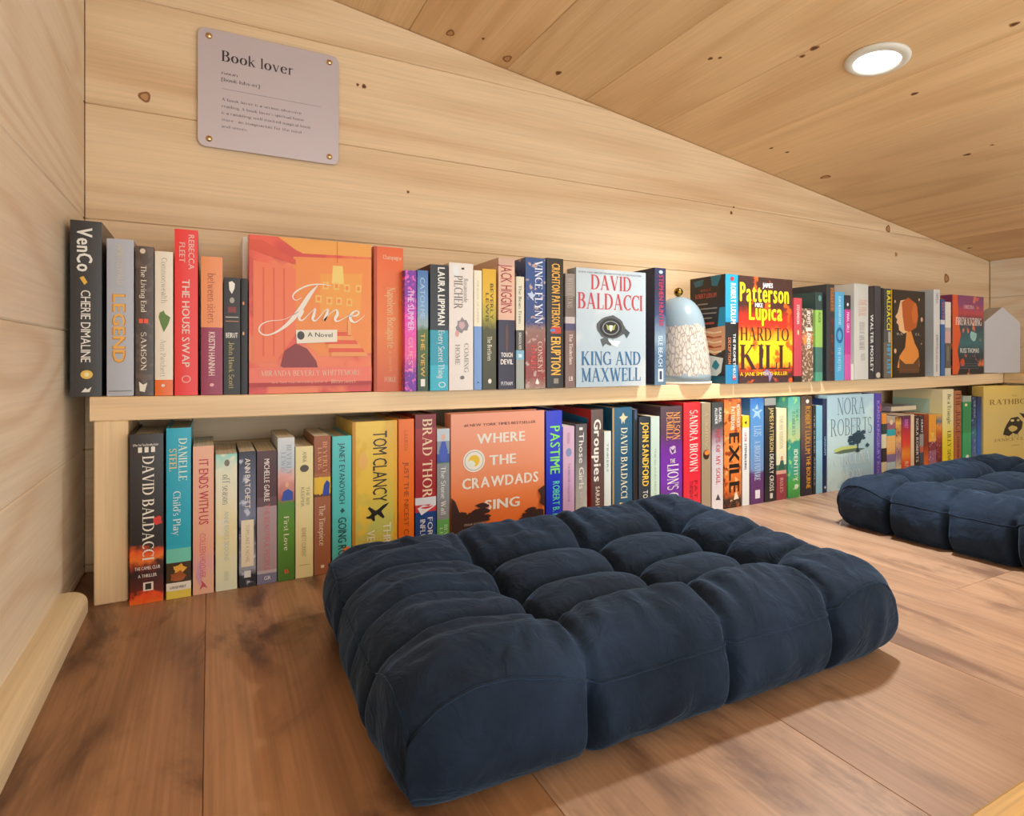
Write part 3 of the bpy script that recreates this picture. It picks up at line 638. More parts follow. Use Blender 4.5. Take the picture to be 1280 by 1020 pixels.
SB('u', 656.8, 682, 322.5, True, [(0,'2E4E86'),(.15,'2A4A88'),(.5,'2C3F78'),(.54,'8C6A60'),(.75,'8A3230'),(.92,'8E3A34'),(1,'A08878')], [t('VINCE FLYNN',.02,.5,.46,.84,'DCE0EC','s'),p('p',.25,.33,.08,.5,'B8C8E4',[(0,.3),(.4,.25),(.5,0),(.65,.3),(1,.4),(.7,.65),(.75,1),(.4,.75)]),t('CONSENT',.64,.88,.6,.84,'D8B6A8','s'),t('TO KILL',.66,.86,.25,.5,'D8402E','s'),p('p',.92,.97,.45,.68,'EDE6E0',[(.5,0),(1,.8),(.6,1),(.1,.8)])],
 'blue and brick red hardcover with large white serif capitals', interp='LINEAR', mott=[('B89A90',.1,70)])
SB('u', 683.2, 704.2, 323, True, '231F1E', [t('CRICHTON',.04,.27,.3,.8,'E0A53A','B'),t('PATTERSON',.29,.53,.3,.8,'E0A53A','B'),p('r',.53,.58,.25,.85,'B8392E'),p('r',.545,.565,.2,.5,'5F7DB4'),t('ERUPTION',.605,.9,.25,.85,'E7AE40','B'),p('r',.925,.965,.4,.7,'8A8478')],
 'black hardcover with heavy amber capitals on both halves')
SB('u', 706.5, 718.8, 342, True, [(0,'8A7F78'),(.2,'6E6058'),(.38,'B9AFAE'),(.44,'4A4468'),(.5,'7A5D55'),(1,'7A5F58')], [t('BEVERLY LEWIS',.04,.3,.2,.72,'A89C94','s'),t('The Tinderbox',.53,.8,.38,.75,'E4DAD2','s'),h('LB',.9,.94,.35,.75,'E8E2DA','b')],
 'narrow brown-grey hardcover wedged left of the pale blue face-out cover', interp='CONSTANT')
# King and Maxwell
b = face_book('u', 720, 807.3, 334, .034, [(0,'B2BEC6'),(.1,'B4C2CB'),(1,'A8BAC8')], 'pale blue face-out hardcover with red name above and blue title below', mott=[('BFC9D0',.3,8)])
b.text('f','#1 NEW YORK TIMES BESTSELLING AUTHOR OF THE FORGOTTEN',.03,.025,.93,.04,'6E8088','n')
b.text('f','DAVID',.2,.05,.78,.175,'B93240','s'); b.text('f','BALDACCI',.02,.205,.95,.34,'B93240','s')
b.text('f','KING AND',.07,.70,.92,.815,'24628F','s'); b.text('f','MAXWELL',.07,.84,.92,.955,'24628F','s')
b.shape('f','p',.27,.385,.70,.60,'4A4F55',blob(22,.16,8)); b.shape('f','p',.33,.57,.52,.66,'4E555A',[(0,.3),(.5,0),(.7,.6),(1,.2),(.8,.9),(.4,.7),(.2,1)]); b.shape('f','p',.60,.5,.76,.585,'3E464C',[(0,.3),(.6,0),(1,.4),(.7,1),(.5,.6)]); b.shape('f','p',.44,.60,.62,.66,'E9EFF2',[(0,0),(1,.2),(.7,1),(.3,.7)])
b.shape('f','e',.32,.415,.64,.58,'1E2124'); b.shape('f','g',.36,.437,.60,.557,'8E959A',.9); b.shape('f','e',.385,.45,.575,.545,'0F1112')
b.shape('f','p',.41,.465,.55,.53,'9FA05A',[(0,0),(.35,.3),(.5,.15),(.65,.3),(1,0),(.85,.75),(.6,.8),(.5,1),(.4,.8),(.15,.75)]); b.shape('f','p',.455,.475,.505,.53,'E7E6D6',[(0,0),(1,0),(.8,.8),(.5,1),(.2,.8)])
b = SB('u', 818.3, 832.4, 335, True, [(0,'2A2E55'),(.2,'2C2848'),(.4,'2E3E6A'),(.6,'7E98AE'),(.75,'47688A'),(1,'5E7C96')], [t('STEPHEN HUNTER',.06,.5,.35,.78,'A83450','b'),t('ISLE BEACH',.58,.84,.3,.7,'C8D8E4','n'),p('r',.86,.97,.28,.75,'C8D2DC'),p('r',.88,.95,.4,.62,'2A3A58'),p('e',.02,.05,.35,.7,'A9C4E0')],
 'navy hardcover with red lettering and stormy blue foot, left of the white bell lamp', interp='LINEAR')
b.shape('b','r',0,0,1,.99,'232B48')
# Ludlum
b = SB('u', 906.7, 922.6, 343, True, [(0,'1A8FBE'),(.07,'2391BE'),(.4,'1C86B4'),(.44,'15171C'),(.8,'17191E'),(.83,'1B90C4'),(1,'1C7FB2')], [p('e',.02,.06,.35,.65,'B0302E'),t('ROBERT LUDLUM',.08,.45,.4,.82,'F0F3F4','b'),t('THE PROMETHEUS',.54,.95,.58,.8,'D8E0E4','b'),t('DECEPTION',.58,.82,.2,.42,'C87A4A','b'),p('e',.92,.97,.5,.85,'B04048')],
 'bright blue and black hardcover right of the bell lamp, back cover showing', interp='CONSTANT', D=.112)
b.shape('b','r',.0,0,1,1,'2B2422'); b.shape('b','p',.1,.02,.4,.09,'2E6A80',[(0,.2),(1,0),(.9,.8),(.2,1)]); b.shape('b','p',.6,.0,.9,.1,'2A7894',[(0,0),(1,0),(.6,1),(.1,.9)])
b.shape('b','p',.74,.3,1,.66,'1F95C0',[(.4,0),(1,0),(1,1),(0,1),(.2,.5)])
b.text('b','BESTSELLER OF',.32,.115,.6,.135,'C8503C','n'); b.text('b','ROBERT LUDLUM',.16,.155,.76,.2,'C25A48','B')
for q, (a, c) in enumerate([(.22,.52),(.3,.78),(.32,.76),(.36,.64),(.4,.66)]): b.shape('b','r',a,.25+.045*q,c,.262+.045*q,'9A9088')
b.shape('b','r',.36,.43,.7,.45,'B0503C')
b.shape('b','p',.3,.47,1,.74,'D9A27A',[(0,.1),(1,0),(1,.8),(.6,1),(.1,.8)])
for q in range(5): b.shape('b','p',.36+.02*q,.51+.045*q,.9,.54+.045*q,'A8502E' if q % 2 else 'F0D8B4',[(0,.3),(.3,0),(.6,.6),(1,.2),(1,.7),(.5,1),(.2,.6)])
b.shape('b','p',.35,.74,.95,1,'DCE6E8',[(0,.2),(.3,0),(1,.1),(.9,.6),(.5,.9),(.2,.6)]); b.shape('b','p',.62,.78,.86,.88,'2E8AA0',blob(9,.4,3)); b.shape('b','r',.3,.93,1,1,'1D5A72')
# Hard to kill
b = face_book('u', 923.2, 990.6, 344, .036, [(0,'3A2624'),(.28,'452420'),(.40,'C8281C'),(.47,'E0301C'),(.56,'E8A01C'),(.62,'F0C81E'),(.8,'F0C21E'),(.86,'C8401C'),(.92,'4A1F1C'),(1,'3A2A34')], 'black, red and yellow face-out hardcover with huge yellow name', mott=[('E85A1C',.1,26)])
b.text('f','JAMES',.43,.05,.62,.095,'F0EDE8','B'); b.text('f','Patterson',.02,.055,.93,.235,'F3D81E','B')
b.text('f','Lupica',.18,.235,.80,.405,'F3D81E','B'); b.text('f','MIKE',.29,.245,.43,.285,'F0EDE8','B')
b.text('f','HARD TO',.03,.475,.93,.60,'3A1C1A','s'); b.text('f','KILL',.02,.64,.95,.87,'3A1C1A','s')
b.shape('f','p',.35,.63,.46,.87,'2E2A3A',[(.4,0),(.6,0),(.65,.12),(.9,.25),(.8,.55),(.7,.6),(.75,1),(.55,1),(.5,.65),(.45,1),(.28,1),(.3,.55),(.1,.4),(.35,.12)])
b.text('f','A JANE SMITH THRILLER',.02,.895,.9,.93,'F0C820','b'); b.shape('f','p',.4,.87,.62,1,'8A7AA8',[(0,.3),(.5,0),(1,.4),(.7,1),(.6,.4),(.4,.5)])
# small group right of it
SB('u', 992.3, 1002.4, 372.5, False, [(0,'B8404C'),(.93,'1E1A1E')], [t('STEVENSON',.08,.31,.35,.68,'E7D3CE','b'),p('e',.38,.44,.4,.62,'E0C48A')], 'slim rose red paperback with a black foot')
SB('u', 1003, 1016.4, 385.6, False, [(0,'4A4038'),(.3,'6A5648'),(.4,'D0703A'),(.5,'7A5040'),(1,'6E5A48')], [t('HOW IT',.03,.22,.4,.75,'E3DDD0','B'),p('r',.26,.31,.3,.9,'D8CFC4'),t('ENDED',.34,.55,.4,.75,'E9E3DA','B'),p('p',.38,.5,.05,.4,'F08A3C',blob(9,.3,2))],
 'short paperback with a brown and orange floral spine', interp='LINEAR', mott=[('C8B49A',.35,140)], D=.105)
SB('u', 1019.3, 1028.2, 365.5, True, [(0,'27403F'),(.2,'8DB85A'),(.62,'3F7068'),(.9,'4E9A80')], [t('ALICE',.22,.34,.4,.7,'35582E','b'),p('e',.03,.1,.35,.8,'5E8A8A')], 'narrow dark teal hardcover with a light green panel', D=.15)
SB('u', 1023.8, 1032.3, 356.5, False, 'D9DAD8', [], 'white book standing behind the dark teal one, left of tall slate book', Y=1.146, D=.012)
SB('u', 1033, 1043.1, 355.5, True, [(0,'2E3238'),(1,'2A2C32')], [p('r',.03,.28,.45,.95,'7A4E32'),t('FOLLETT',.04,.27,.5,.9,'A87850','b'),t('KING',.36,.9,.5,.85,'6E2A28','b')], 'tall slate black hardcover with a brown strip at its top', D=.15)
SB('u', 1043.7, 1055, 365, False, '4FA3CE', [t('ELIN HILDERBRAND',.05,.37,.38,.65,'BFE3F4','n'),p('g',.4,.58,.1,.9,'1D5E98',.6),t('THE HOTEL',.62,.9,.3,.65,'A8D8F0','b')], 'sky blue paperback with a dark blue ring on its spine')
SB('u', 1055.5, 1063.4, 369, False, [(0,'2B2834'),(.17,'B83C90'),(.7,'C85AA4'),(1,'B03E8E')], [t('FINAL GIRLS',.2,.44,.35,.75,'F0C8E2','B'),p('e',.09,.13,.35,.65,'E0DCE4')], 'thin magenta paperback with a black top', interp='CONSTANT')
SB('u', 1063.8, 1067.2, 455, False, 'D8D6D0', [], 'tiny white booklet low between magenta and wide grey-white book', D=.05)
SB('u', 1067.6, 1085.4, 355, True, 'C9CAC6', [t('THE FINAL',.16,.34,.3,.85,'C9928A','s'),t('REVIVAL OF',.4,.52,.35,.7,'8C8C8A','s'),t('OPAL AND NEV',.54,.69,.35,.7,'7A7A78','s'),t('WALTON',.73,.8,.45,.75,'9A9A98','s')], 'wide grey-white hardcover, palest in the right part of upper shelf')
SB('u', 1085.9, 1092.6, 358.5, False, '2A2D33', [t('WALTER MOSLEY',.3,.92,.28,.85,'D6DAD8','B')], 'thin charcoal paperback with white condensed capitals beside the grey-white book')
SB('u', 1093.1, 1101, 357.5, True, [(0,'43454E'),(.5,'33343E'),(1,'3A3640')], [p('e',.93,.99,.2,.9,'C9BEB2')], 'plain dark grey hardcover with a pale spot at its foot', interp='LINEAR')
SB('u', 1101.4, 1104.2, 360, False, '141519', [], 'thin black book next to the yellow and blue lettered spine', D=.13)
SB('u', 1104.6, 1115.4, 361, False, [(0,'3A3F44'),(.45,'4C5054'),(.6,'6A6258'),(1,'3E444C')], [t('BALDACCI',.02,.46,.35,.8,'E4D82A','B'),t('HIT LIST',.62,.96,.35,.8,'3BA6D8','B'),p('r',0,.99,.84,.98,'C89A2E'),p('r',.48,.6,.5,.8,'A8A8A4')], 'dark spine with bold yellow and blue lettering, left of portrait cover')
# portrait
b = face_book('u', 1116.4, 1156.3, 361.6, .03, [(0,'2B2522'),(1,'241D1A')], 'black face-out hardcover with an orange bust in profile')
b.shape('f','p',.12,.1,.82,.92,'D98A3C',[(.42,.42),(.62,.45),(.78,.62),(.95,.72),(1,.95),(.5,1),(.0,.96),(.1,.8),(.35,.68)])
b.shape('f','p',.06,.1,.7,.5,'E6B888',[(.25,.05),(.6,0),(.7,.9),(.4,1),(.18,.9),(.16,.76),(.05,.68),(.1,.6),(.0,.52),(.12,.4)])
b.shape('f','p',.2,.08,.78,.48,'B4561E',[(.1,.15),(.45,0),(.85,.15),(1,.5),(.9,.85),(.5,1),(.25,.95),(.15,.55)])
b.shape('f','p',.56,.12,.78,.4,'C96A2A',blob(10,.2,6)); b.shape('f','p',.18,.74,.8,.95,'5A3A24',[(0,.2),(.3,.5),(.7,.5),(1,.1),(1,1),(0,1)])
for (u, v, r) in [(.03,.12,.03),(.85,.3,.05),(.02,.67,.05),(.78,.08,.03),(.86,.6,.02)]: b.shape('f','e',u,v,u+r*1.5,v+r*1.1,'D8A88A')
b.text('f','RA',.1,.49,.28,.515,'B8AEA4','s'); b.text('f','EL',.68,.49,.84,.515,'B8AEA4','s'); b.text('f','AND HIS BROTHERS AND SISTERS',.1,.905,.85,.92,'8A5A34','n')
b = SB('u', 1167, 1174.8, 362, True, 'D2D4D6', [t('ORPHAN',.04,.16,.3,.7,'5A6A80','s'),t('JENNIFER RYAN',.52,.68,.35,.7,'4A4642','s'),t('PEOPLE WITH NO CHARISMA',.68,.95,.3,.6,'6A6660','s')], 'white hardcover with pale blue side showing, right of portrait cover', D=.108)
b.shape('b','r',0,0,1,1,'B9C6D4')
SB('u', 1176, 1181, 374, False, [(0,'2A5490'),(.27,'D0D4DC'),(.33,'2E64A6'),(1,'2A62A4')], [t('BESTIE',.04,.26,.3,.75,'D85A5A','b')], 'very thin royal blue paperback, far right of upper shelf', D=.11)
SB('u', 1181.5, 1188.6, 377.5, False, [(0,'DEDAD0'),(.35,'B0A8A8'),(.4,'D0A8A4'),(.56,'5E5C52'),(.9,'C8C4B8')], [p('r',.6,.8,.3,.6,'7E7A68')], 'thin white and grey paperback left of the orange-purple cover', D=.10, interp='CONSTANT')
b = face_book('u', 1190.4, 1229.6, 368, .034, [(0,'7A3A6A'),(.12,'8A3E6E'),(.22,'B8404A'),(.3,'6A2E3C'),(.42,'1E4A5A'),(.6,'2A6A72'),(.75,'1B3A4A'),(1,'161E28')], 'small face-out hardcover, orange spine edge with purple and teal cover', mott=[('E07848',.1,18)])
b.shape('f','p',0,0,.26,1,'D8582A',[(0,0),(.6,0),(.7,.3),(1,.5),(.6,.7),(.9,.9),(.6,1),(0,1)])
b.text('f','CHRISTINA',.35,.12,.68,.165,'EFC8C8','s'); b.text('f','FIREWATCHING',.1,.28,.93,.375,'F3EDE4','s'); b.text('f','RUSS THOMAS',.24,.665,.84,.725,'E4E6E2','b')
b.shape('f','p',.5,.42,.8,.6,'8FC0C0',blob(9,.5,12)); b.shape('f','e',.24,.8,.38,.9,'D04A28')
for q in range(3): b.shape('f','r',.2,.86+.03*q,.85,.867+.03*q,'5A6A74')

# ---------------- lower row, left to right (standing on the floor)
SB('l', 161.5, 204.6, 542.5, True, [(0,'2A2523'),(.66,'1F1917'),(.7,'D8541E'),(.74,'E8782A'),(.78,'7A2A18'),(.82,'241614'),(.93,'5A2016'),(.95,'D8481E'),(1,'E06A22')], [h('#1 New York Times Bestselling Author',.055,.07,.1,.85,'D8D2C8','n'),h('|||',.075,.1,.25,.75,'D8D2C8','S'),t('DAVID BALDACCI',.13,.745,.38,.72,'EDE7DC','s'),p('p',.48,.55,.65,1,'B8281E',blob(10,.4,2)),h('THE CAMEL CLUB',.78,.8,.15,.9,'E0D8CE','b'),h('A THRILLER',.825,.845,.25,.8,'D8D0C6','b'),p('r',.875,.925,.4,.7,'D8D0C6'),p('r',.882,.918,.46,.64,'2A1A16')],
 'tall black hardcover with white serif name above a fiery orange foot, leftmost on floor', interp='LINEAR', mott=[('3A1A12',.12,30)], D=.15)
SB('l', 207.5, 239, 535, True, [(0,'1B93AE'),(.69,'1E98B2'),(.71,'62B4A4'),(.79,'3A2A18'),(.91,'E9E6DC'),(.955,'C8B44A')], [t('DANIELLE',.06,.31,.5,.84,'CDE4D4','s'),t('STEEL',.12,.25,.12,.42,'D8C07A','s'),t("Child's Play",.37,.63,.28,.58,'D6EEF0','s'),p('p',.79,.86,.1,.9,'D8A03A',blob(12,.6,3)),p('p',.83,.91,.1,.9,'8C4A1E',blob(12,.6,7)),h('LARGE PRINT',.925,.94,.15,.8,'4A4640','b')],
 'turquoise hardcover with cream serif name and black-gold foot', D=.15)
SB('l', 241, 267.5, 557.5, False, [(0,'D9A891'),(.7,'D69E88'),(.8,'C9949A'),(.9,'DCAE96')], [t('IT ENDS WITH US',.09,.53,.28,.76,'A83242','b'),t('COLLEEN HOOVER',.59,.89,.32,.62,'C0626A','n'),p('p',.76,.95,.1,.5,'B98AA6',blob(9,.5,3)),p('p',.9,.97,.3,.7,'B04A5A',[(0,1),(.3,.4),(.2,0),(.7,.5),(1,.9),(.5,.7)])],
 'salmon pink paperback with thin dark red capitals', interp='LINEAR')
SB('l', 269.3, 296.6, 567.5, False, [(0,'7FBFB4'),(.12,'D8DCC8'),(.3,'E0DFC8'),(.55,'E0D6A6'),(.8,'CED0B0'),(1,'C8D0BC')], [p('e',.04,.09,.4,.65,'6A6A62'),t('off season',.15,.37,.32,.66,'7A8078','s'),t('ANNE RIVERS SIDDONS',.42,.78,.4,.62,'A8B4AC','n'),p('r',.86,.93,.4,.6,'B8C0A8')],
 'pale cream paperback with seafoam top edge', interp='LINEAR', mott=[('EEEBD6',.3,50)])
SB('l', 298.6, 320, 564.5, False, [(0,'2A2B3A'),(.15,'4A5068'),(.5,'6A728C'),(.56,'2A2D3A'),(.86,'8A90A0'),(.93,'23252E'),(1,'2A2B33')], [t('ANN PATCHETT',.05,.42,.35,.68,'E8E4D8','n'),p('r',.505,.85,.12,.88,'DDD5C0'),t('TOM LAKE A NOVEL',.54,.82,.4,.62,'A89A78','n'),p('r',.88,.93,.3,.7,'D8DAE0')],
 'dark blue-grey paperback with a cream label low on its spine', interp='LINEAR', mott=[('A8B0C8',.12,60)])
SB('l', 321, 346.2, 563.5, False, [(0,'4A3338'),(.35,'5A444C'),(.42,'98868E'),(.9,'A8A0A8'),(.925,'6A6A88')], [t('MICHELLE GABLE',.06,.38,.36,.64,'E6DCDA','b'),t('THE BEAUTIFUL PEOPLE',.40,.9,.36,.64,'B0656E','n'),h('GR',.94,.97,.35,.7,'D8D8E0','b')],
 'mauve-grey paperback with dark plum upper third')
SB('l', 347, 368.4, 547, False, [(0,'B9C0C8'),(.2,'A8B4C0'),(.27,'C89A94'),(.42,'A05A5A'),(.46,'4A7A3A'),(.6,'54822E'),(1,'3E6A2A')], [t('BEVERLY',.05,.26,.52,.8,'8896A8','s'),t('LEWIS',.1,.24,.2,.46,'8896A8','s'),p('e',.31,.35,.45,.65,'C8A080'),p('p',.36,.44,.2,.9,'2E4AA0',[(0,1),(.2,.2),(.6,0),(1,.3),(1,1)]),t('First Love',.55,.79,.36,.66,'E4E4CC','s'),h('B',.92,.95,.4,.65,'C84A3A','b')],
 'paperback with grey sky, small blue figure and green lower half', interp='LINEAR')
SB('l', 369.2, 391.6, 558, False, 'DDD3A0', [t('ANNA',.04,.12,.4,.65,'8A8468','n'),p('e',.14,.195,.25,.75,'4A4440'),t('THE BEE',.31,.45,.6,.8,'98906C','n'),t('KEEPER',.31,.46,.3,.5,'98906C','n'),t('BENNETT CURRENT',.62,.84,.35,.6,'98906C','n'),p('r',.9,.905,.2,.8,'A8A078')],
 'pale butter yellow paperback with one dark dot')
SB('l', 392.5, 413.4, 545, False, [(0,'8A5034'),(.27,'96603E'),(.3,'C8A83A'),(.42,'5A3A2C'),(.44,'8E5A40'),(1,'6E3E2C')], [t('BEVERLY',.04,.27,.52,.8,'C08A64','s'),t('LEWIS',.08,.24,.22,.46,'C08A64','s'),p('p',.28,.43,.1,.6,'D8B434',blob(8,.3,3)),p('p',.32,.43,.5,.95,'2C3E96',[(.2,.3),(.6,0),(1,.2),(.9,1),(0,1)]),t('The Timepiece',.5,.79,.3,.66,'E6D2C0','s'),p('r',.93,.95,.4,.6,'E8DCD0')],
 'brown paperback with a small yellow and blue picture')
SB('l', 415.2, 439.4, 545, True, '4FB0B4', [t('JANET EVANOVICH',.05,.5,.36,.66,'1E4A50','b'),p('p',.53,.57,.4,.65,'1E4A50',[(0,.5),(.5,0),(1,.6),(.4,1)]),t('GOING ROGUE',.6,1.0,.3,.75,'1B3A40','b'),p('e',.82,.9,.5,1,'D8743A')],
 'cyan hardcover with dark teal capitals, left of the wide gold book')
SB('l', 440.2, 496.6, 526.5, True, [(0,'C09A38'),(.3,'C8A238'),(.55,'B8A848'),(.75,'A8B060'),(1,'C89A28')], [p('r',0,1,0,.07,'B07A1E'),p('r',0,1,.93,1,'D8A024'),p('p',.2,.34,.1,.35,'E0B060',blob(9,.4,3)),t('TOM CLANCY',.07,.56,.45,.78,'2A2418','n'),
  p('p',.57,.69,.28,.82,'16120E',[(1,0),(.86,.22),(.70,.40),(.66,.48),(.80,.82),(.74,.90),(.50,.62),(.38,.72),(.40,.96),(.33,1),(.24,.84),(.06,.80),(.02,.72),(.18,.66),(.26,.54),(.10,.22),(.17,.14),(.42,.40),(.52,.34),(.74,.12)]),t('THREAT',.71,1.0,.68,.86,'EDEBD2','b'),t('VECTOR',.75,1.0,.32,.5,'EDEBD2','b')],
 'widest spine on the floor, gold hardcover with black aeroplane silhouette', interp='LINEAR', mott=[('D8B848',.25,16)])
SB('l', 498, 517.6, 524, True, 'EC7420', [t('LAUREN',.08,.22,.35,.6,'B04A1C','n'),t('JUST THE NICEST COUPLE',.3,.99,.35,.66,'8A3A18','n')], 'plain vivid orange hardcover with dark orange lettering')
SB('l', 519, 545.2, 518, True, [(0,'6E1E20'),(.1,'8A2224'),(.55,'8E2426'),(.58,'C8CCD8'),(.63,'B0323A'),(.68,'1E3E7C'),(1,'1A3470')], [t('BRAD THOR',.03,.58,.34,.8,'D8BFA4','s'),p('p',.6,.7,.1,1,'DDE0EA',[(0,.5),(.3,.3),(.6,.4),(1,0),(1,.4),(.6,.7),(.2,1)]),t('FOREIGN',.72,1.0,.58,.84,'D8DCEA','b'),t('INFLUENCE',.73,1.0,.22,.48,'D8DCEA','b')],
 'dark red and blue hardcover with white flag ribbon across its spine', interp='CONSTANT')
SB('l', 546.2, 562.2, 536, False, [(0,'A8B4C0'),(.1,'7A8898'),(.2,'3A4E90'),(.27,'5A7A50'),(.28,'7A7E84'),(.7,'7A7E82'),(.72,'5A9A56'),(1,'4E8A4C')], [p('e',.04,.09,.35,.65,'C89A80'),p('p',.1,.26,.15,.85,'3A50A8',[(.3,0),(.7,0),(1,.5),(.8,1),(.2,1),(0,.5)]),t('The Stone Wall',.3,.68,.3,.68,'D8DAD8','s'),t('BEVERLY',.76,.98,.55,.82,'A8CFA0','s'),t('LEWIS',.78,.95,.2,.45,'A8CFA0','s')],
 'narrow grey and green paperback left of the orange marsh cover', interp='CONSTANT')
# crawdads
b = face_book('l', 563.4, 680.6, 518.2, .034, [(0,'CC8A70'),(.4,'D48866'),(.62,'DC7C4A'),(.83,'DE6E2C'),(.9,'C8602C'),(1,'C8602C')], 'orange face-out cover with white capitals above black marsh trees', interp='LINEAR')
b.text('f','#1 NEW YORK TIMES BESTSELLER',.13,.075,.9,.095,'5A2A24','b')
b.text('f','WHERE',.26,.15,.78,.225,'F1EBE2','B'); b.text('f','THE',.39,.315,.68,.39,'F1EBE2','B'); b.text('f','CRAWDADS',.11,.47,.93,.55,'F1EBE2','B'); b.text('f','SING',.34,.645,.72,.72,'F1EBE2','B')
b.shape('f','e',.12,.265,.345,.43,'E9E6DC'); b.shape('f','g',.135,.277,.33,.419,'8A9098',.93); b.shape('f','e',.175,.305,.29,.39,'D8B42C'); b.shape('f','p',.165,.335,.25,.4,'C9D3C8',blob(9,.3,4))
r_ = random.Random(5)
def tree(u0,v0,u1,v1,n,seed):
    rr = random.Random(seed)
    for i in range(n):
        u = u0+(u1-u0)*rr.random(); v = v0+(v1-v0)*rr.random()**.8; s_ = .03+.05*rr.random()
        b.shape('f','p',max(0,u-s_*1.5),v-s_*.45,min(1,u+s_*1.5),v+s_*.45,'33201E',blob(11,.45,seed*50+i))
tree(.02,.68,.40,.83,26,1); tree(.78,.74,.98,.84,12,2); b.shape('f','p',0,.6,.1,.9,'33201E',[(0,0),(.4,.1),(1,.5),(.8,1),(0,1)]); b.shape('f','p',.0,.72,.34,.86,'33201E',blob(16,.25,6)); b.shape('f','p',.82,.76,1,.84,'33201E',blob(12,.3,9)); b.shape('f','p',.9,.58,1,.75,'3A2420',[(.2,.2),(1,0),(1,1),(.4,.8),(.6,.5)])
b.text('f','DELIA OWENS',.13,.8,.34,.815,'A89A90','n')
b.shape('f','r',0,.865,1,1,'A9B8AC')
SB('l', 682.5, 702.6, 513.5, True, '2030B8', [t('PASTIME',.12,.5,.25,.88,'7FDC5A','b'),t('ROBERT B. PARKER',.56,1.0,.4,.86,'54C0A4','b'),p('p',.82,.98,.4,.8,'E0705A',blob(9,.4,3))], 'royal blue hardcover with lime green capitals, right of orange marsh cover')
SB('l', 703.6, 718, 533, False, [(0,'C8A8C4'),(.4,'C4A0C6'),(1,'B890BC')], [t('MARINA',.06,.16,.35,.62,'B07AA0','n'),p('e',.2,.28,.25,.75,'7A8AB8'),t('THE PERFUME COLLECTOR',.34,.7,.42,.62,'9A7AA8','n')], 'slim lilac paperback with one blue dot')
SB('l', 719.4, 733.8, 530, True, [(0,'504A4E'),(.3,'6A666A'),(.55,'9A9898'),(.8,'B8B8B4'),(1,'A8A8A0')], [p('r',.03,.055,.3,.6,'E4E0DC'),t('Those Girls',.08,.6,.28,.72,'DADAD8','n'),t('lauren saft',.63,.8,.35,.6,'C8C8C4','n')], 'slim hardcover fading from charcoal to light grey', D=.10, interp='LINEAR')
b = SB('l', 738.8, 754, 511.8, True, [(0,'5A4A46'),(.4,'54403E'),(1,'5A3634')], [t('Groupies',.08,.6,.22,.82,'EDEAE4','B'),t('SARAH PRISTON',.64,1.0,.35,.7,'E2DCD6','b')], 'brown hardcover with bold rounded white title and red side', interp='LINEAR')
b.shape('b','r',0,0,1,1,'B02E2A'); b.shape('b','p',.1,.04,.92,.16,'1F6C8C',[(0,0),(1,.3),(1,1),(0,.7)])
SB('l', 755.2, 763.8, 539, False, 'CDD8D8', [t('TINKERS',.12,.42,.35,.62,'7A8C94','n')], 'thin whitish-blue paperback left of the teal hardcover')
SB('l', 765.2, 790.4, 509.5, True, [(0,'1C5A7C'),(.5,'1A4C6E'),(1,'1E5070')], [p('p',.04,.14,.28,.78,'C8C4A0',[(.1,.4),(.35,.3),(.5,0),(.65,.3),(1,.4),(.7,.6),(.6,1),(.5,.7),(.35,1),(.3,.6)]),t('DAVID BALDACCI',.17,.77,.42,.74,'D8D6B8','s'),t('ZERO DAY',.8,1.15 if False else 1.0,.35,.85,'E8D27A','b'),p('r',0,1,0,.08,'B08A52')], 'teal-blue hardcover with cream crest and serif name', interp='LINEAR')
SB('l', 791.4, 797.2, 511.5, False, '14161E', [p('e',.0,.1,.3,.8,'3A4E78')], 'thin black book right of the teal-blue hardcover')
SB('l', 798.4, 812.6, 521, True, [(0,'1E2634'),(.5,'26343E'),(1,'1E2A3A')], [t('JOHN SANDFORD',.05,.66,.3,.88,'E8C24A','B'),t('TOXIC PREY',.7,1.0,.35,.8,'D8D4C8','b')], 'navy hardcover with condensed yellow capitals', interp='LINEAR')
SB('l', 813.4, 824.4, 520.5, False, [(0,'B8CCC8'),(.5,'B4D0C4'),(1,'B8CFC0')], [t('THE ISLAND HOUSE',.3,.8,.4,.62,'8FB4A8','n')], 'pale mint paperback left of the purple hardcover', interp='LINEAR')
SB('l', 825.6, 852.6, 508, True, [(0,'4A3A44'),(.25,'50304E'),(.4,'6A2A96'),(.65,'7030A8'),(.9,'5A2A6E')], [t('NELSON',.05,.3,.58,.9,'E09A52','s'),t('DEMILLE',.05,.3,.26,.56,'E09A52','s'),p('p',.34,.44,.35,.75,'B8A8C8',blob(10,.4,2)),p('p',.37,.42,.42,.68,'3A1E52',[(0,0),(.5,.5),(1,0),(.6,1),(.4,1)]),h('THE',.47,.51,.42,.66,'E8E2EE','b'),t("LION'S GAME",.52,1.0,.3,.82,'EDE9F2','s')],
 'purple hardcover with orange name and white serif title', interp='LINEAR')
SB('l', 854.4, 875.6, 503, True, [(0,'C8202A'),(.5,'D0283A'),(1,'CC2A3C')], [t('SANDRA BROWN',.07,.62,.35,.82,'F0DCD8','s'),t('FAT',.7,.86,.62,.82,'8A1A26','b'),t('TUESDAY',.7,.88,.35,.55,'8A1A26','b')], 'bright red hardcover on the floor, right of the purple one', interp='LINEAR')
SB('l', 877, 888.4, 503.5, False, [(0,'8C7B64'),(1,'95866E')], [t('A SIGHTING',.08,.43,.35,.72,'B8A888','S'),p('e',.43,.52,.15,.85,'2E1C14'),p('e',.435,.48,.3,.85,'E07A2A'),p('r',.95,.98,.3,.7,'E0DCD0')], 'taupe paperback with a dark and orange ball')
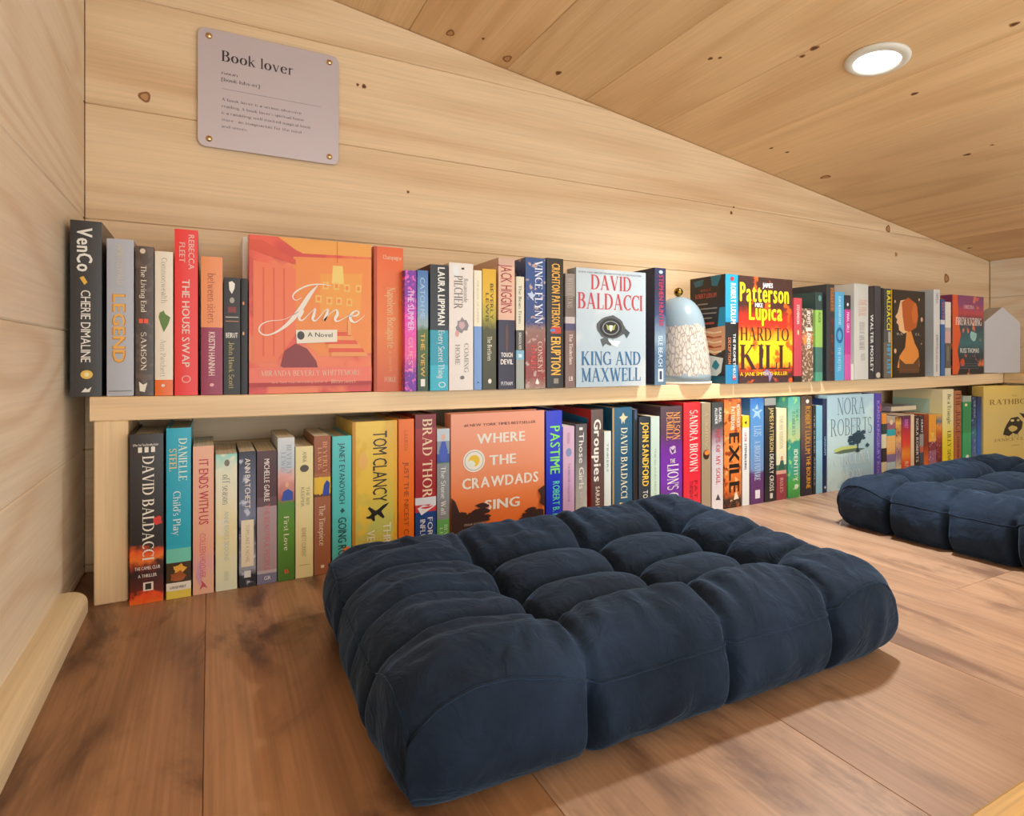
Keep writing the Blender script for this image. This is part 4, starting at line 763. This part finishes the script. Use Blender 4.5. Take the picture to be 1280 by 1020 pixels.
SB('l', 889.8, 903.8, 503, True, [(0,'33383C'),(.22,'43464A'),(.32,'8A6A78'),(.45,'B8B4BE'),(1,'CDCACC')], [t('ISABEL',.05,.19,.6,.85,'D8DCDC','b'),t('ALLENDE',.05,.2,.25,.5,'D8DCDC','b'),t('INES OF MY SOUL',.25,.76,.35,.72,'B8304A','s'),p('p',.85,.91,.3,.75,'3A3A44',[(0,.9),(.5,0),(1,1)])], 'hardcover fading from charcoal to white with pinkish-red title', interp='LINEAR')
SB('l', 905.2, 926.5, 499, True, [(0,'B8582A'),(.1,'E0843A'),(.28,'D8702C'),(.5,'DC8440'),(.85,'C06028'),(.93,'3A2A24'),(1,'1F1A1A')], [t('RICHARD NORTH',.05,.26,.72,.92,'F0E4D4','B'),t('PATTERSON',.07,.28,.38,.6,'F0E4D4','B'),t('EXILE',.31,.86,.28,.9,'1F1510','B'),p('p',.86,.93,.5,.85,'F0E0C8',[(.1,1),(.3,.2),(.6,0),(1,.9)])], 'fiery orange hardcover with huge black vertical capitals', interp='LINEAR', mott=[('8A3A1A',.28,55),('F0B878',.15,70)])
SB('l', 927.8, 936.6, 519.5, False, [(0,'E8CE2A'),(.135,'D0D4D8')], [p('p',.06,.1,.3,.65,'2A2A1E',[(0,.3),(1,0),(.7,1)]),t('LATER',.19,.29,.3,.62,'C03A3A','b'),t('STEPHEN KING',.31,.6,.3,.62,'2A2A30','b')], 'thin white paperback with a yellow top')
SB('l', 937.6, 954.6, 498, True, [(0,'2A68B4'),(.12,'4A88C8'),(.4,'5A8CC4'),(.68,'6A88B8'),(.72,'5E3A6E'),(1,'552E60')], [p('p',.05,.2,.1,.9,'9FC4E4',[(.3,.3),(.5,0),(.6,.35),(1,.4),(.7,.6),(.8,1),(.5,.75),(.1,.9),(.3,.55),(0,.35)]),t('LUIS',.26,.36,.25,.8,'A8C8E4','s'),t('A BRIGHT FUTURE',.4,.78,.3,.72,'A8C0DC','s'),p('r',.87,.95,.35,.7,'E0DCE8')], 'blue hardcover with a pale star and plum foot', interp='LINEAR')
SB('l', 955.8, 969.8, 498, True, [(0,'8A9090'),(.07,'26262A'),(1,'1F1F22')], [t('JAMES PATTERSON',.09,.52,.42,.8,'C8B878','b'),t('DEADLY CROSS',.54,.9,.42,.8,'D0CCC4','b'),p('r',.92,.97,.45,.7,'C8C4C0')], 'black hardcover with grey top and beige capitals')
SB('l', 970.6, 983, 510.5, False, [(0,'D8D4B0'),(.5,'D4D2B4'),(.62,'4A6A5A'),(.68,'C89A8A'),(.72,'84323E'),(1,'8A3A44')], [t('SARAH ADDISON',.08,.44,.3,.65,'A8A488','s'),p('e',.52,.57,.4,.65,'C08A6A'),p('p',.57,.67,.2,.8,'2E5A50',[(.3,0),(.8,0),(1,1),(0,1)]),t('RULES',.76,.92,.35,.65,'D8A8A4','s')], 'paperback with cream top, small green figure and maroon foot', interp='CONSTANT')
SB('l', 985.2, 1000.2, 496.5, True, [(0,'3FA09C'),(.2,'7FB8A0'),(.42,'B4C48A'),(.44,'3A8E7E'),(.75,'3E9E8A'),(.85,'4CA44C'),(1,'3E8E4A')], [t('NORA',.12,.24,.62,.85,'5A8A80','s'),t('ROBERTS',.14,.38,.3,.55,'5A8A80','s'),t('IDENTITY',.52,.84,.45,.8,'DDF0DC','B'),p('p',.86,.93,.4,.9,'D0E8D0',blob(9,.4,5))], 'teal hardcover turning yellow-green then leaf green at the foot', interp='LINEAR', mott=[('8FCC7A',.12,60)])
SB('l', 1001.2, 1015.2, 495.5, True, [(0,'4A3A34'),(.3,'6A5448'),(.6,'4A3A4A'),(1,'1E1E2E')], [p('e',.03,.07,.4,.7,'DCD4CC'),t('ROBERT LUDLUM',.1,.58,.35,.85,'C08A2C','b'),t('THE BOURNE',.6,.93,.45,.85,'D09A34','b')], 'dark brown and navy hardcover with gold capitals', interp='LINEAR')
SB('l', 1015.9, 1019.8, 506.5, False, '22262A', [t('THE KILLER ANGELS',.1,.9,.3,.7,'9A9A92','b')], 'very thin black paperback left of the light blue spine')
SB('l', 1020.3, 1028, 507, False, [(0,'7CB8D0'),(.4,'8CC0DC'),(1,'86B4D2')], [], 'plain light blue paperback left of the navy spine')
SB('l', 1028.5, 1033.6, 498.5, True, '1E2E54', [t('GRISHAM',.4,.6,.3,.7,'8AB4D8','b'),p('e',.93,.96,.3,.7,'B8C4D8')], 'thin navy hardcover against the pale blue tree cover')
# Nora Roberts
b = face_book('l', 1034.2, 1092.4, 494.6, .036, [(0,'9CBCCE'),(.3,'A8CAD8'),(.6,'A4C4D0'),(1,'8FB2CC')], 'pale blue face-out hardcover with thin grey name and dark tree', mott=[('B8D4DC',.35,10)])
b.text('f','NORA',.2,.03,.8,.21,'5A6E7A','S'); b.text('f','ROBERTS',.06,.25,.95,.43,'5A6E7A','S')
b.shape('f','p',.12,.52,.62,.6,'B8C878',[(0,.6),(.4,.3),(1,.4),(1,.9),(.1,1)]); b.shape('f','p',.12,.57,.8,.62,'5A6E5E',[(0,.7),(.3,.2),(.7,.1),(1,.4),(.8,.8),(.2,1)])
for i in range(26):
    rr = random.Random(i+40); u = .46+.30*rr.random(); v = .40+.13*rr.random(); b.shape('f','p',u-.07,v-.022,u+.07,v+.022,'24455A',blob(9,.45,i+60))
b.shape('f','p',.48,.41,.74,.53,'1F3D50',blob(14,.3,77))
b.shape('f','p',.58,.5,.68,.62,'1E3A4A',[(.3,0),(.7,0),(.6,.6),(1,1),(0,1),(.4,.6)]); b.shape('f','p',.78,.53,.9,.58,'2E4E5E',blob(9,.5,3))
b.text('f','CAROLINA',.12,.62,.9,.74,'DCE6E8','S'); b.text('f','MOON',.3,.8,.72,.9,'DCE6E8','S')
SB('l', 1093.4, 1101.6, 492, True, '4E3E9E', [t('KAREN KINGSBURY ROOM',.08,.97,.3,.72,'9A92D0','n'),p('r',.12,.2,.75,1,'B84A5A')], 'narrow indigo-purple hardcover right of the pale blue tree cover')
SB('l', 1102.6, 1108.4, 517, False, [(0,'D88A3A'),(.15,'2A3E3A'),(.3,'D0C8B0'),(.5,'2E2A2E'),(.7,'C8B8A0'),(.85,'2A2A2A')], [], 'thin paperback with black, cream and orange blocks beside purple spine', D=.10, interp='CONSTANT')
SB('l', 1109, 1119.2, 520.5, False, [(0,'A89A8A'),(.1,'8A5A6A'),(.2,'2A9AA8'),(.3,'E0B070'),(.55,'DDA05A'),(.58,'7A6A98'),(.7,'A8C0CC'),(.82,'2A3A48'),(.9,'C8B478'),(1,'6A6048')], [p('e',.05,.13,.3,.7,'E0C0A0')], 'small paperback with cyan stripe over peach, lilac and navy bands', D=.10, interp='CONSTANT')
SB('l', 1119.8, 1126.6, 521, False, [(0,'6A3A2A'),(.1,'E0B04A'),(.25,'A86A4A'),(.35,'D8A868'),(.6,'8A6A90'),(.8,'C8C0A0'),(1,'D8A860')], [], 'small paperback with amber, plum and cream bands left of the sunset spine', D=.10, interp='LINEAR', mott=[('4A2A30',.15,120)])
SB('l', 1127.2, 1138.2, 519.5, False, [(0,'4A2440'),(.12,'7A3070'),(.22,'A82A3A'),(.45,'D0402E'),(.6,'F09A3A'),(.75,'D84A2E'),(1,'B83028')], [t('SUNSET',.06,.2,.3,.7,'D07AB0','b'),t('RIVER',.72,.95,.3,.75,'F0D0B0','b')], 'small sunset-coloured paperback, purple top and red-orange below', D=.10, interp='LINEAR')
SB('l', 1138.8, 1142.8, 518, False, 'D8BFA4', [], 'very thin beige paperback right of the sunset spine', D=.10)
SB('l', 1143.2, 1149.3, 519.5, False, '2A2428', [t('NORA ROBERTS',.05,.75,.25,.8,'C8B8B8','b')], 'small black paperback with pale capitals, right of thin beige one', D=.10)
SB('l', 1149.7, 1154.6, 520, False, [(0,'3A3238'),(.3,'8A8A8C'),(.5,'B05A4A'),(.6,'3A4A58'),(.8,'2A2A30')], [t('HUNT',.06,.28,.3,.8,'D8D4D0','b')], 'small dark paperback with grey and red band, left of the rust spine', D=.10)
SB('l', 1155, 1160.8, 517.5, False, [(0,'8A3A22'),(.5,'7A2E1E'),(.7,'C05A2A'),(1,'D8782E')], [], 'small rust brown paperback with orange foot', D=.10, interp='LINEAR')
SB('l', 1161.2, 1170.4, 518, False, [(0,'E09A2A'),(.4,'E8B04A'),(.45,'7A3040'),(.6,'8A5A78'),(.8,'9A6A7A'),(1,'7A3A40')], [p('p',.3,.42,.2,.7,'F0C860',[(0,0),(1,0),(.5,1)])], 'small paperback with golden top and mottled plum lower half', D=.10, interp='CONSTANT', mott=[('C8A0A8',.15,120)])
SB('l', 1170.8, 1177.6, 518, False, [(0,'E8B83A'),(.12,'3A6A88'),(.2,'E09A2A'),(.32,'B85A2A'),(.5,'7A3028'),(.8,'6A2420')], [], 'small orange-to-brown paperback with blue patch, left of the lemon spine', D=.10, interp='LINEAR', mott=[('A86A7A',.2,110)])
b = SB('l', 1178.2, 1192, 486.5, True, [(0,'D8D2B0'),(.35,'DCD8A0'),(.6,'E4D23A'),(1,'E2CC20')], [t('Be a Triangle',.06,.42,.42,.72,'2A2A1E','s'),t('LILLY SINGH',.5,.94,.42,.72,'3A3620','s')], 'tall pale yellow hardcover deepening to lemon at the foot', interp='LINEAR')
b.shape('b','r',0,.12,.75,1,'A9C8BE')
SB('l', 1192.6, 1201.6, 488.5, True, [(0,'A86A4A'),(.5,'9A5E40'),(1,'A8603E')], [t('THE JUDGE',.02,.55,.2,.85,'5A1E16','s'),t('STEVE MARTINI',.57,.93,.35,.7,'3A1A14','b')], 'copper brown hardcover with dark red capitals')
SB('l', 1203.4, 1214.2, 495, True, [(0,'9AA89A'),(.08,'2E8A54'),(.5,'3AA068'),(.85,'2E7E4E'),(1,'3E6A48')], [p('e',.1,.14,.2,.5,'D8D4A8'),p('e',.8,.86,.3,.7,'DCEAE0'),p('p',.86,1,.0,.4,'C8D4DC',blob(8,.2,4))], 'emerald green hardcover near the right end of the floor row', interp='CONSTANT')
SB('l', 1214.8, 1220.6, 496, True, [(0,'1F2C48'),(.4,'2A3E68'),(.5,'2A7A88'),(.6,'4A5A90'),(1,'5A6AA0')], [t('SILVER',.06,.3,.3,.7,'8AA0C0','b')], 'thin midnight blue hardcover with teal glints right of the green one', interp='LINEAR', mott=[('7AA0C8',.12,110)])
SB('l', 1221.2, 1226.8, 496, True, [(0,'1E2A50'),(.3,'2A4E90'),(.6,'2E62B0'),(1,'3A70C0')], [], 'thin cobalt blue hardcover left of the yellow owl-less cover'.replace('owl-less ', ''), interp='LINEAR')
# The Rathbones
Yr = 1.0
b = face_book('l', 1230.2, 1292, 483, .034, [(0,'D8BE6A'),(.4,'D2BE78'),(1,'D8C070')], 'pale yellow face-out hardcover with black engraving at the right end', rz=math.radians(-6), Y=.975)
b.text('f','The',.44,.115,.52,.14,'A88A3A','s'); b.text('f','RATHBONES',.09,.17,.92,.235,'8A6A2E','s'); b.text('f','JANICE CLARK',.15,.665,.86,.70,'98803E','s'); b.text('f','a novel',.44,.755,.56,.77,'98803E','s')
b.shape('f','p',.30,.40,.62,.64,'2E2A20',[(.2,.35),(.4,.05),(.75,0),(1,.3),(.95,.65),(.7,.95),(.5,.85),(.3,1),(0,.9),(.08,.6)]); b.shape('f','p',.36,.5,.56,.6,'C8B46A',blob(11,.4,5)); b.shape('f','e',.42,.43,.48,.46,'D8CC90'); b.shape('f','e',.52,.43,.57,.46,'C0AE6A'); b.shape('f','p',.56,.35,.8,.42,'2E2A20',[(0,0),(.4,.3),(1,.2),(.7,.8),(.3,1)])
for q in range(5): b.shape('f','r',.34+.05*q,.62,.345+.05*q,.66,'4A4232')
# book lying flat on the small paperbacks
m = cover_mat([(0, 'A8A6C0')], 'LINEAR', [('8A8AA8', .4, 20)], .35, 99)
X0, X1 = X_at(1120.5, 1.02), X_at(1152, 1.02)
zt = Z_at(518, X_at(1138, .979), .979)+.003
bk = Book(X0, 1.135, zt, .014, X1-X0, .10, False, m, 'lilac-grey paperback lying flat on top of the small paperbacks', 'books on the floor under the shelf')
bk.root.rotation_euler = (pi/2, 0, 0); bk.root.rotation_euler = (Matrix.Rotation(0, 3, 'Z') @ Matrix(((0,1,0),(0,0,-1),(-1,0,0)))).to_euler(); bk.root.location = (X0, 1.135, zt+.0142)
GAIN[0] = 1.0
# ------------------------------------------------------------------ metal sign on the wall
sx0, sx1, sz0, sz1 = X_at(247, YB-.008), X_at(423.5, YB-.008), .716, .923
sg = empty('wall_sign', ((sx0+sx1)/2, YB, (sz0+sz1)/2), 0, 'pale grey metal sign with rounded corners and black lettering on the pine wall', 'sign')
w2, h2, rr = (sx1-sx0)/2, (sz1-sz0)/2, .013
poly = []
for cx_, cz_, a0 in [(w2-rr, h2-rr, 0), (-w2+rr, h2-rr, 90), (-w2+rr, -h2+rr, 180), (w2-rr, -h2+rr, 270)]:
    for i in range(7): a = math.radians(a0+15*i); poly.append((cx_+rr*cos(a), cz_+rr*sin(a)))
v, f = prism(poly, 'y', -.008, -.0055); bevmesh('sign_plate', v, f, .0004, plain('C3BAC0', .38, .35, 'brushed_sign_metal'), sg)
bev = plain('D9B98A', .25, 1.0, 'brass_screw'); 
for qx, qz in [(-1,1),(1,1),(-1,-1),(1,-1)]:
    px_, pz_ = qx*(w2-.0175), qz*(h2-.014)
    vs, fs = lathe([(.0001,.0035),(.0035,.003),(.0052,.0012),(.0055,0)], 16)
    vs = [(px_+a, -.008-c, pz_+b_) for a, b_, c in vs]; sc = mk('screw', vs, fs, bev, sg, True)
    vs, fs = lathe([(.0028,0),(.0028,.0055)], 10); mk('standoff', [(px_+a, -.0055+c, pz_+b_) for a, b_, c in vs], fs, bev, sg)
def sign_text(s, u0, v0, u1, v1, col='2E2A2C', st='s'):
    vs, fs = textmesh(s, st)
    mk('sign_lettering', [(-w2+2*w2*(u0+(u1-u0)*x), -.0083-dz, h2-2*h2*(v1-(v1-v0)*y)) for x, y, dz in vs], fs, plain(col, .5), sg)
sign_text('Book lover', .155, .165, .655, .255)
sign_text('noun', .155, .342, .265, .368, '4A4446'); sign_text('[book-luhv-er]', .155, .395, .415, .425, '4A4446')
v, f = boxvf(-w2+2*w2*.155, -w2+2*w2*.86, -.0083, -.0081, h2-2*h2*.492, h2-2*h2*.489); mk('sign_lettering', v, f, plain('8A8286', .5), sg)
for i, (s, u1) in enumerate([('A book lover is a serious obsessive', .715), ('reading. A book lover\'s spiritual home', .735), ('is a rambling, well-stocked magical book', .785), ('store - an imaginarium for the mind', .715), ('and senses.', .33)]):
    sign_text(s, .155, .568+.057*i, u1, .592+.057*i, '6A6266')

# ------------------------------------------------------------------ bell-shaped lamp on the shelf
by = 1.055; bx = X_at(848, by); bz = max(shelf_top(bx-.05), shelf_top(bx+.05))+.0005
bl = empty('bell_lamp', (bx, by, bz), 0, 'white bell-shaped glass lamp with a brass knob and etched branches', 'lamp')
Rb = .0735; topz = Z_at(371, bx, by)-bz
prof = [(Rb-.004, .004), (Rb, .006), (Rb, .020), (Rb*.965, .05), (Rb*.92, .08), (Rb*.86, .105), (Rb*.83, .118)]
for i in range(1, 11):
    a = pi/2*i/10; prof.append((Rb*.83*cos(a)**.9 if i < 10 else .0005, .118+(topz-.118)*sin(a)))
vs, fs = lathe(prof, 48)
m, nt, b = newmat('etched_glass'); L = nt.links.new
tc = N(nt, 'ShaderNodeTexCoord'); mp = N(nt, 'ShaderNodeMapping'); mp.inputs['Rotation'].default_value = (.3, .9, .2); mp.inputs['Scale'].default_value = (150, 150, 50); L(tc.outputs['Object'], mp.inputs[0])
vo = N(nt, 'ShaderNodeTexVoronoi', feature='DISTANCE_TO_EDGE'); vo.inputs['Scale'].default_value = 1; L(mp.outputs[0], vo.inputs['Vector'])
r1 = ramp(nt, [(.0, '8C8078'), (.13, 'C8BEB4'), (1, 'D2C9BF')]); L(vo.outputs['Distance'], r1.inputs[0])
sp = N(nt, 'ShaderNodeSeparateXYZ'); L(tc.outputs['Object'], sp.inputs[0])
no = N(nt, 'ShaderNodeTexNoise'); no.inputs['Scale'].default_value = 70; L(tc.outputs['Object'], no.inputs['Vector'])
mz = N(nt, 'ShaderNodeMath', operation='MULTIPLY_ADD', i_1=.03); L(no.outputs['Fac'], mz.inputs[0]); L(sp.outputs[2], mz.inputs[2])
g1 = N(nt, 'ShaderNodeMath', operation='GREATER_THAN', i_1=.036); L(mz.outputs[0], g1.inputs[0])
g2 = N(nt, 'ShaderNodeMath', operation='LESS_THAN', i_1=.148); L(mz.outputs[0], g2.inputs[0])
mm = N(nt, 'ShaderNodeMath', operation='MULTIPLY'); L(g1.outputs[0], mm.inputs[0]); L(g2.outputs[0], mm.inputs[1])
mx = N(nt, 'ShaderNodeMix', data_type='RGBA'); L(mm.outputs[0], mx.inputs[0]); mx.inputs[6].default_value = hexc('8FA2AE'); L(r1.outputs[0], mx.inputs[7])
L(mx.outputs[2], b.inputs['Base Color']); L(mx.outputs[2], b.inputs['Emission Color'])
ms = N(nt, 'ShaderNodeMath', operation='MULTIPLY_ADD', i_1=.06, i_2=.0); L(mm.outputs[0], ms.inputs[0]); L(ms.outputs[0], b.inputs['Emission Strength'])
b.inputs['Roughness'].default_value = .22; b.inputs['Coat Weight'].default_value = .15
mk('glass_bell', vs, fs, m, bl, True)
vs, fs = lathe([(.0001, 0), (Rb+.001, 0), (Rb+.002, .002), (Rb+.001, .005), (Rb-.004, .0055)], 48); mk('base', vs, fs, plain('E4D8C8', .4), bl, True)
kr = .0105
vs, fs = lathe([(.003, topz-.001), (.004, topz+.0005)]+[(kr*sin(pi*(1-i/14)) if 0 < i < 14 else .003 if i == 0 else .0002, topz+.0005+kr-kr*cos(pi*i/14)) for i in range(15)], 24)
mk('brass_knob', vs, fs, plain('9A7A34', .18, 1.0, 'polished_brass'), bl, True)

# ------------------------------------------------------------------ house-shaped block at the right corner
hx, hy = X_at(1230.5, 1.0), 1.0
hz = shelf_top(2.4)+.0006
hb = empty('house_block', (hx, hy, hz), math.radians(-14), 'pale grey house-shaped block standing at the right end of the shelf', 'ornament')
dd = depth(hx, hy); sc = dd/F
wl_, ht, wt = 62*sc*.93, 83*sc, 64*sc
v, f = prism([(0, 0), (wl_, 0), (wl_, wt), (wl_*.5, ht), (0, wt)], 'y', 0, .05)
bevmesh('block_body', v, f, .0012, plain('BEBFC4', .6), hb, 2)

# ------------------------------------------------------------------ tufted floor cushions
def velvet():
    m, nt, b = newmat('navy_velvet'); L = nt.links.new
    tc = N(nt, 'ShaderNodeTexCoord'); no = N(nt, 'ShaderNodeTexNoise'); no.inputs['Scale'].default_value = 9; no.inputs['Detail'].default_value = 5; no.inputs['Roughness'].default_value = .6; L(tc.outputs['Object'], no.inputs['Vector'])
    r = ramp(nt, [(.32, '141E2C'), (.68, '25344A')]); L(no.outputs['Fac'], r.inputs[0]); L(r.outputs[0], b.inputs['Base Color'])
    b.inputs['Roughness'].default_value = .85; b.inputs['Specular IOR Level'].default_value = .15
    b.inputs['Sheen Weight'].default_value = .42; b.inputs['Sheen Roughness'].default_value = .35; b.inputs['Sheen Tint'].default_value = hexc('6F93BC')
    n2 = N(nt, 'ShaderNodeTexNoise'); n2.inputs['Scale'].default_value = 500; n2.inputs['Detail'].default_value = 2; L(tc.outputs['Object'], n2.inputs['Vector'])
    n3 = N(nt, 'ShaderNodeTexNoise'); n3.inputs['Scale'].default_value = 34; n3.inputs['Detail'].default_value = 3; n3.inputs['Distortion'].default_value = 1.5; L(tc.outputs['Object'], n3.inputs['Vector'])
    b1 = N(nt, 'ShaderNodeBump'); b1.inputs['Strength'].default_value = .12; b1.inputs['Distance'].default_value = .0006; L(n2.outputs['Fac'], b1.inputs['Height'])
    b2 = N(nt, 'ShaderNodeBump'); b2.inputs['Strength'].default_value = .55; b2.inputs['Distance'].default_value = .006; L(n3.outputs['Fac'], b2.inputs['Height']); L(b1.outputs[0], b2.inputs['Normal'])
    L(b2.outputs[0], b.inputs['Normal']); return m
VEL = velvet()
from mathutils import noise as mn
def cushion(c, label, tu, tv, seed, rim=.027):
    """c: four base corners (near-left, near-right, far-right, far-left); tu, tv: tuft lines"""
    A, B, C_, D_ = [Vector((x, y)) for x, y in c]; org = (A+B+C_+D_)/4
    root = empty('floor_cushion', (org.x, org.y, 0), 0, label, 'cushion', 'tufted floor cushions')
    NU, NV, NS = 200, 160, 26; HS = .070
    def plan(u, v):
        P = A*(1-u)*(1-v)+B*u*(1-v)+C_*u*v+D_*(1-u)*v; du = min(u, 1-u)*.6; dv = min(v, 1-v)*.45; return P+(org-P).normalized()*.001*exp(-((du+dv)/.03)**1.3)
    Lu = ((B-A).length+(C_-D_).length)/2; Lv = ((D_-A).length+(C_-B).length)/2
    def crease_amt(s, lines, w, L): return sum(exp(-(((s-a)*L)/w)**2) for a in lines)
    def edge_pull(u, v):
        """inward pull of the perimeter between corners, plus creases"""
        return 0
    def top(u, v):
        du, dv = min(u, 1-u)*Lu, min(v, 1-v)*Lv
        # nearest tufts
        dome = 1.0
        # how inside the tuft field are we
        iu = min(max((u-tu[0])/(tu[-1]-tu[0]), 0), 1); iv = min(max((v-tv[0])/(tv[-1]-tv[0]), 0), 1)
        ou = max(tu[0]-u, u-tu[-1], 0)*Lu; ov = max(tv[0]-v, v-tv[-1], 0)*Lv
        dist = min(du, dv)                      # from the edge
        # edge roll
        mu = tu[0]*Lu if u < .5 else (1-tu[-1])*Lu; mv = tv[0]*Lv if v < .5 else (1-tv[-1])*Lv
        ru = min(du/mu, 1); rv = min(dv/mv, 1)
        prof = lambda r: sin(pi*min(r, 1)**.72)**.75 if r < 1 else 0
        ringu = prof(ru); ringv = prof(rv)
        soft = .010
        # roll height: on the rim it is a fat roll, in the middle shallow pillows
        if du/mu < 1 and dv/mv < 1: roll = 1-(1-ringu*.9)*(1-ringv*.9); r0 = min(ru, rv)
        else: roll = max(ringu if du/mu < 1 else 0, ringv if dv/mv < 1 else 0)
        z = HS+rim*roll*(1-.22*(1-u)*v)
        inner = (1-min(1, ou/.05))*(1-min(1, ov/.05))
        # rise of all the interior above the seam
        fill = min(1, dist/.05); z += .014*fill
        # pillows between tufts
        def cell(s, lines):
            ls = [0]+list(lines)+[1]
            for a, b2 in zip(ls[:-1], ls[1:]):
                if a <= s <= b2: return sin(pi*(s-a)/(b2-a))
            return 0
        cu, cv = cell(u, tu), cell(v, tv)
        z += inner*.017*(max(cu, .0)**.6*max(cv, 0)**.6)
        # creases along tuft lines
        w = .0062
        fu = crease_amt(u, tu, w, Lu)*min(1, dv/.02); fv = crease_amt(v, tv, w, Lv)*min(1, du/.02)
        bu = .45+.55*(1-min(1, ov/mv if mv else 0)); bv = .45+.55*(1-min(1, ou/mu if mu else 0))
        z -= .0145*max(fu*bu, fv*bv)
        # the tufts themselves
        for a in tu:
            for b2 in tv:
                d2 = ((u-a)*Lu)**2+((v-b2)*Lv)**2
                z -= .020*exp(-d2/.020**2)+.010*exp(-d2/.006**2)
        # radiating gathers across the rolls
        ga = 0
        if ou > 0 or ov > 0:
            q = (v if ou > ov else u)*(Lv if ou > ov else Lu); dd_ = max(ou/mu if mu else 0, ov/mv if mv else 0)
            ga = mn.noise(Vector((q*55+seed, dd_*1.6, seed)))*.0065*sin(pi*min(1, dd_))
        z += ga+.0022*mn.noise(Vector((u*7, v*7, seed)))+.0009*mn.noise(Vector((u*30, v*24, seed+3)))
        z -= .012*exp(-((du+dv)/.035)**2)
        return z
    def perim(u, v):
        """shift of the plan position near the rim: walls draw in between corners"""
        return Vector((0, 0))
    def wallin(u, v, tt):
        """u,v on the perimeter, tt 0 bottom .. 1 seam: outward offset of the wall"""
        onu = (v <= 0 or v >= 1)
        s = u if onu else v; L = Lu if onu else Lv; lines = tu if onu else tv
        cr = min(1, crease_amt(s, lines, .006, L)); wr = mn.noise(Vector((s*L*38, tt*1.5, seed+(7 if onu else 0)+(3 if (u+v) > 1 else 0))))
        puff = .013*sin(pi*(.12+.80*tt))*min(1, min(s, 1-s)*L/.05)-.004
        base_in = -.014*(1-tt)**2.5
        return puff-.026*cr*(.35+.65*sin(pi*min(1, tt*.9+.1)))+.0050*wr*sin(pi*tt)+base_in*.5
    vs, fs = [], []
    idx = {}
    def outward(u, v):
        n = Vector((0, 0))
        if u <= 0: n += Vector((-1, 0))
        if u >= 1: n += Vector((1, 0))
        if v <= 0: n += Vector((0, -1))
        if v >= 1: n += Vector((0, 1))
        e = 1e-6
        if n.x == 0: n.x = -max(0, 1-u*Lu/.05)**2+max(0, 1-(1-u)*Lu/.05)**2
        if n.y == 0: n.y = -max(0, 1-v*Lv/.05)**2+max(0, 1-(1-v)*Lv/.05)**2
        return n
    for j in range(NV+1):
        for i in range(NU+1):
            # denser near the edges
            u, v = i/NU, j/NV
            P = plan(u, v)-org
            du, dv = min(u, 1-u)*Lu, min(v, 1-v)*Lv
            k = Vector((0, 0))
            # carry the wall's outward offset a short way onto the top
            for (uu, vv, d_) in [(0, v, u*Lu), (1, v, (1-u)*Lu), (u, 0, v*Lv), (u, 1, (1-v)*Lv)]:
                if d_ < .03: k += outward(uu, vv)*wallin(uu, vv, 1)*(1-d_/.03)**2
            P = P+k; idx[(i, j)] = len(vs); vs.append((P.x, P.y, top(u, v)))
    for j in range(NV):
        for i in range(NU): fs.append((idx[(i, j)], idx[(i+1, j)], idx[(i+1, j+1)], idx[(i, j+1)]))
    ring = [(i, 0) for i in range(NU)]+[(NU, j) for j in range(NV)]+[(NU-i, NV) for i in range(NU)]+[(0, NV-j) for j in range(NV)]
    prev = [idx[r] for r in ring]; seam = [Vector(vs[k]) for k in prev]
    for s_ in range(1, NS+1):
        tt = 1-s_/NS; cur = []
        for (i, j) in ring:
            u, v = i/NU, j/NV; P = plan(u, v)-org
            o_ = outward(u, v); k = wallin(u, v, tt)
            z1 = vs[idx[(i, j)]][2]; z = z1*tt
            # rounding at the floor
            k -= .010*(1-tt)**6 if tt < .5 else 0
            cur.append(len(vs)); vs.append((P.x+o_.x*k, P.y+o_.y*k, z+.0006))
        for a in range(len(ring)):
            b2 = (a+1) % len(ring); fs.append((prev[a], cur[a], cur[b2], prev[b2]))
        prev = cur
    fs.append(tuple(reversed(prev)))
    mk('cushion_cover', vs, fs, VEL, root, True)
    # piping along the upper seam
    sv, sf = [], []; n = len(seam); r_ = .0011
    for a in range(n):
        p0 = seam[a]; d_ = (seam[(a+1) % n]-seam[a-1]).normalized(); s1 = d_.cross(Vector((0, 0, 1))).normalized(); s2 = s1.cross(d_)
        for q in range(5):
            an = 2*pi*q/5; sv.append(p0+s1*(r_*cos(an)+.0004)+s2*r_*sin(an))
    for a in range(n):
        for q in range(5):
            b2 = (a+1) % n; q2 = (q+1) % 5; sf.append((a*5+q, a*5+q2, b2*5+q2, b2*5+q))
    mk('seam_piping', sv, sf, VEL, root, True)
    for a in tu:
        for b2 in tv:
            P = plan(a, b2)-org; z = top(a, b2)
            tv_, tf_ = lathe([(.0001, .0022), (.0028, .0016), (.004, 0), (.003, -.002)], 10)
            mk('tuft_knot', [(P.x+x, P.y+y, z+q) for x, y, q in tv_], tf_, VEL, root, True)
    return root
def floor_pt(px, py, z=0):
    d = F*(CAMH-z)/(py-HZ); l = (px-640)/F*d; return (l*cos(YAW)+d*sin(YAW), -l*sin(YAW)+d*cos(YAW))
c1 = cushion([(.124, .418), (.725, .405), (.772, .838), (.136, .812)], 'large navy velvet floor cushion in the foreground, tufted in three rows', (.28, .545, .795), (.24, .43, .66), 1.3)
c2 = cushion([(1.172, .372), (1.755, .36), (1.79, .80), (1.166, .79)], 'navy tufted floor cushion farther right, cut by the picture edge', (.2, .46, .74), (.26, .5, .74), 8.1)
# tag of the far cushion
v, f = boxvf(-.006, .012, -.0006, 0, .0002, .007)
o = mk('care_tag', v, f, plain('C9BFD0', .6), c2); o.location = (1.172-c2.location.x-.006, .775-c2.location.y, 0); o.rotation_euler = (0, 0, math.radians(20))
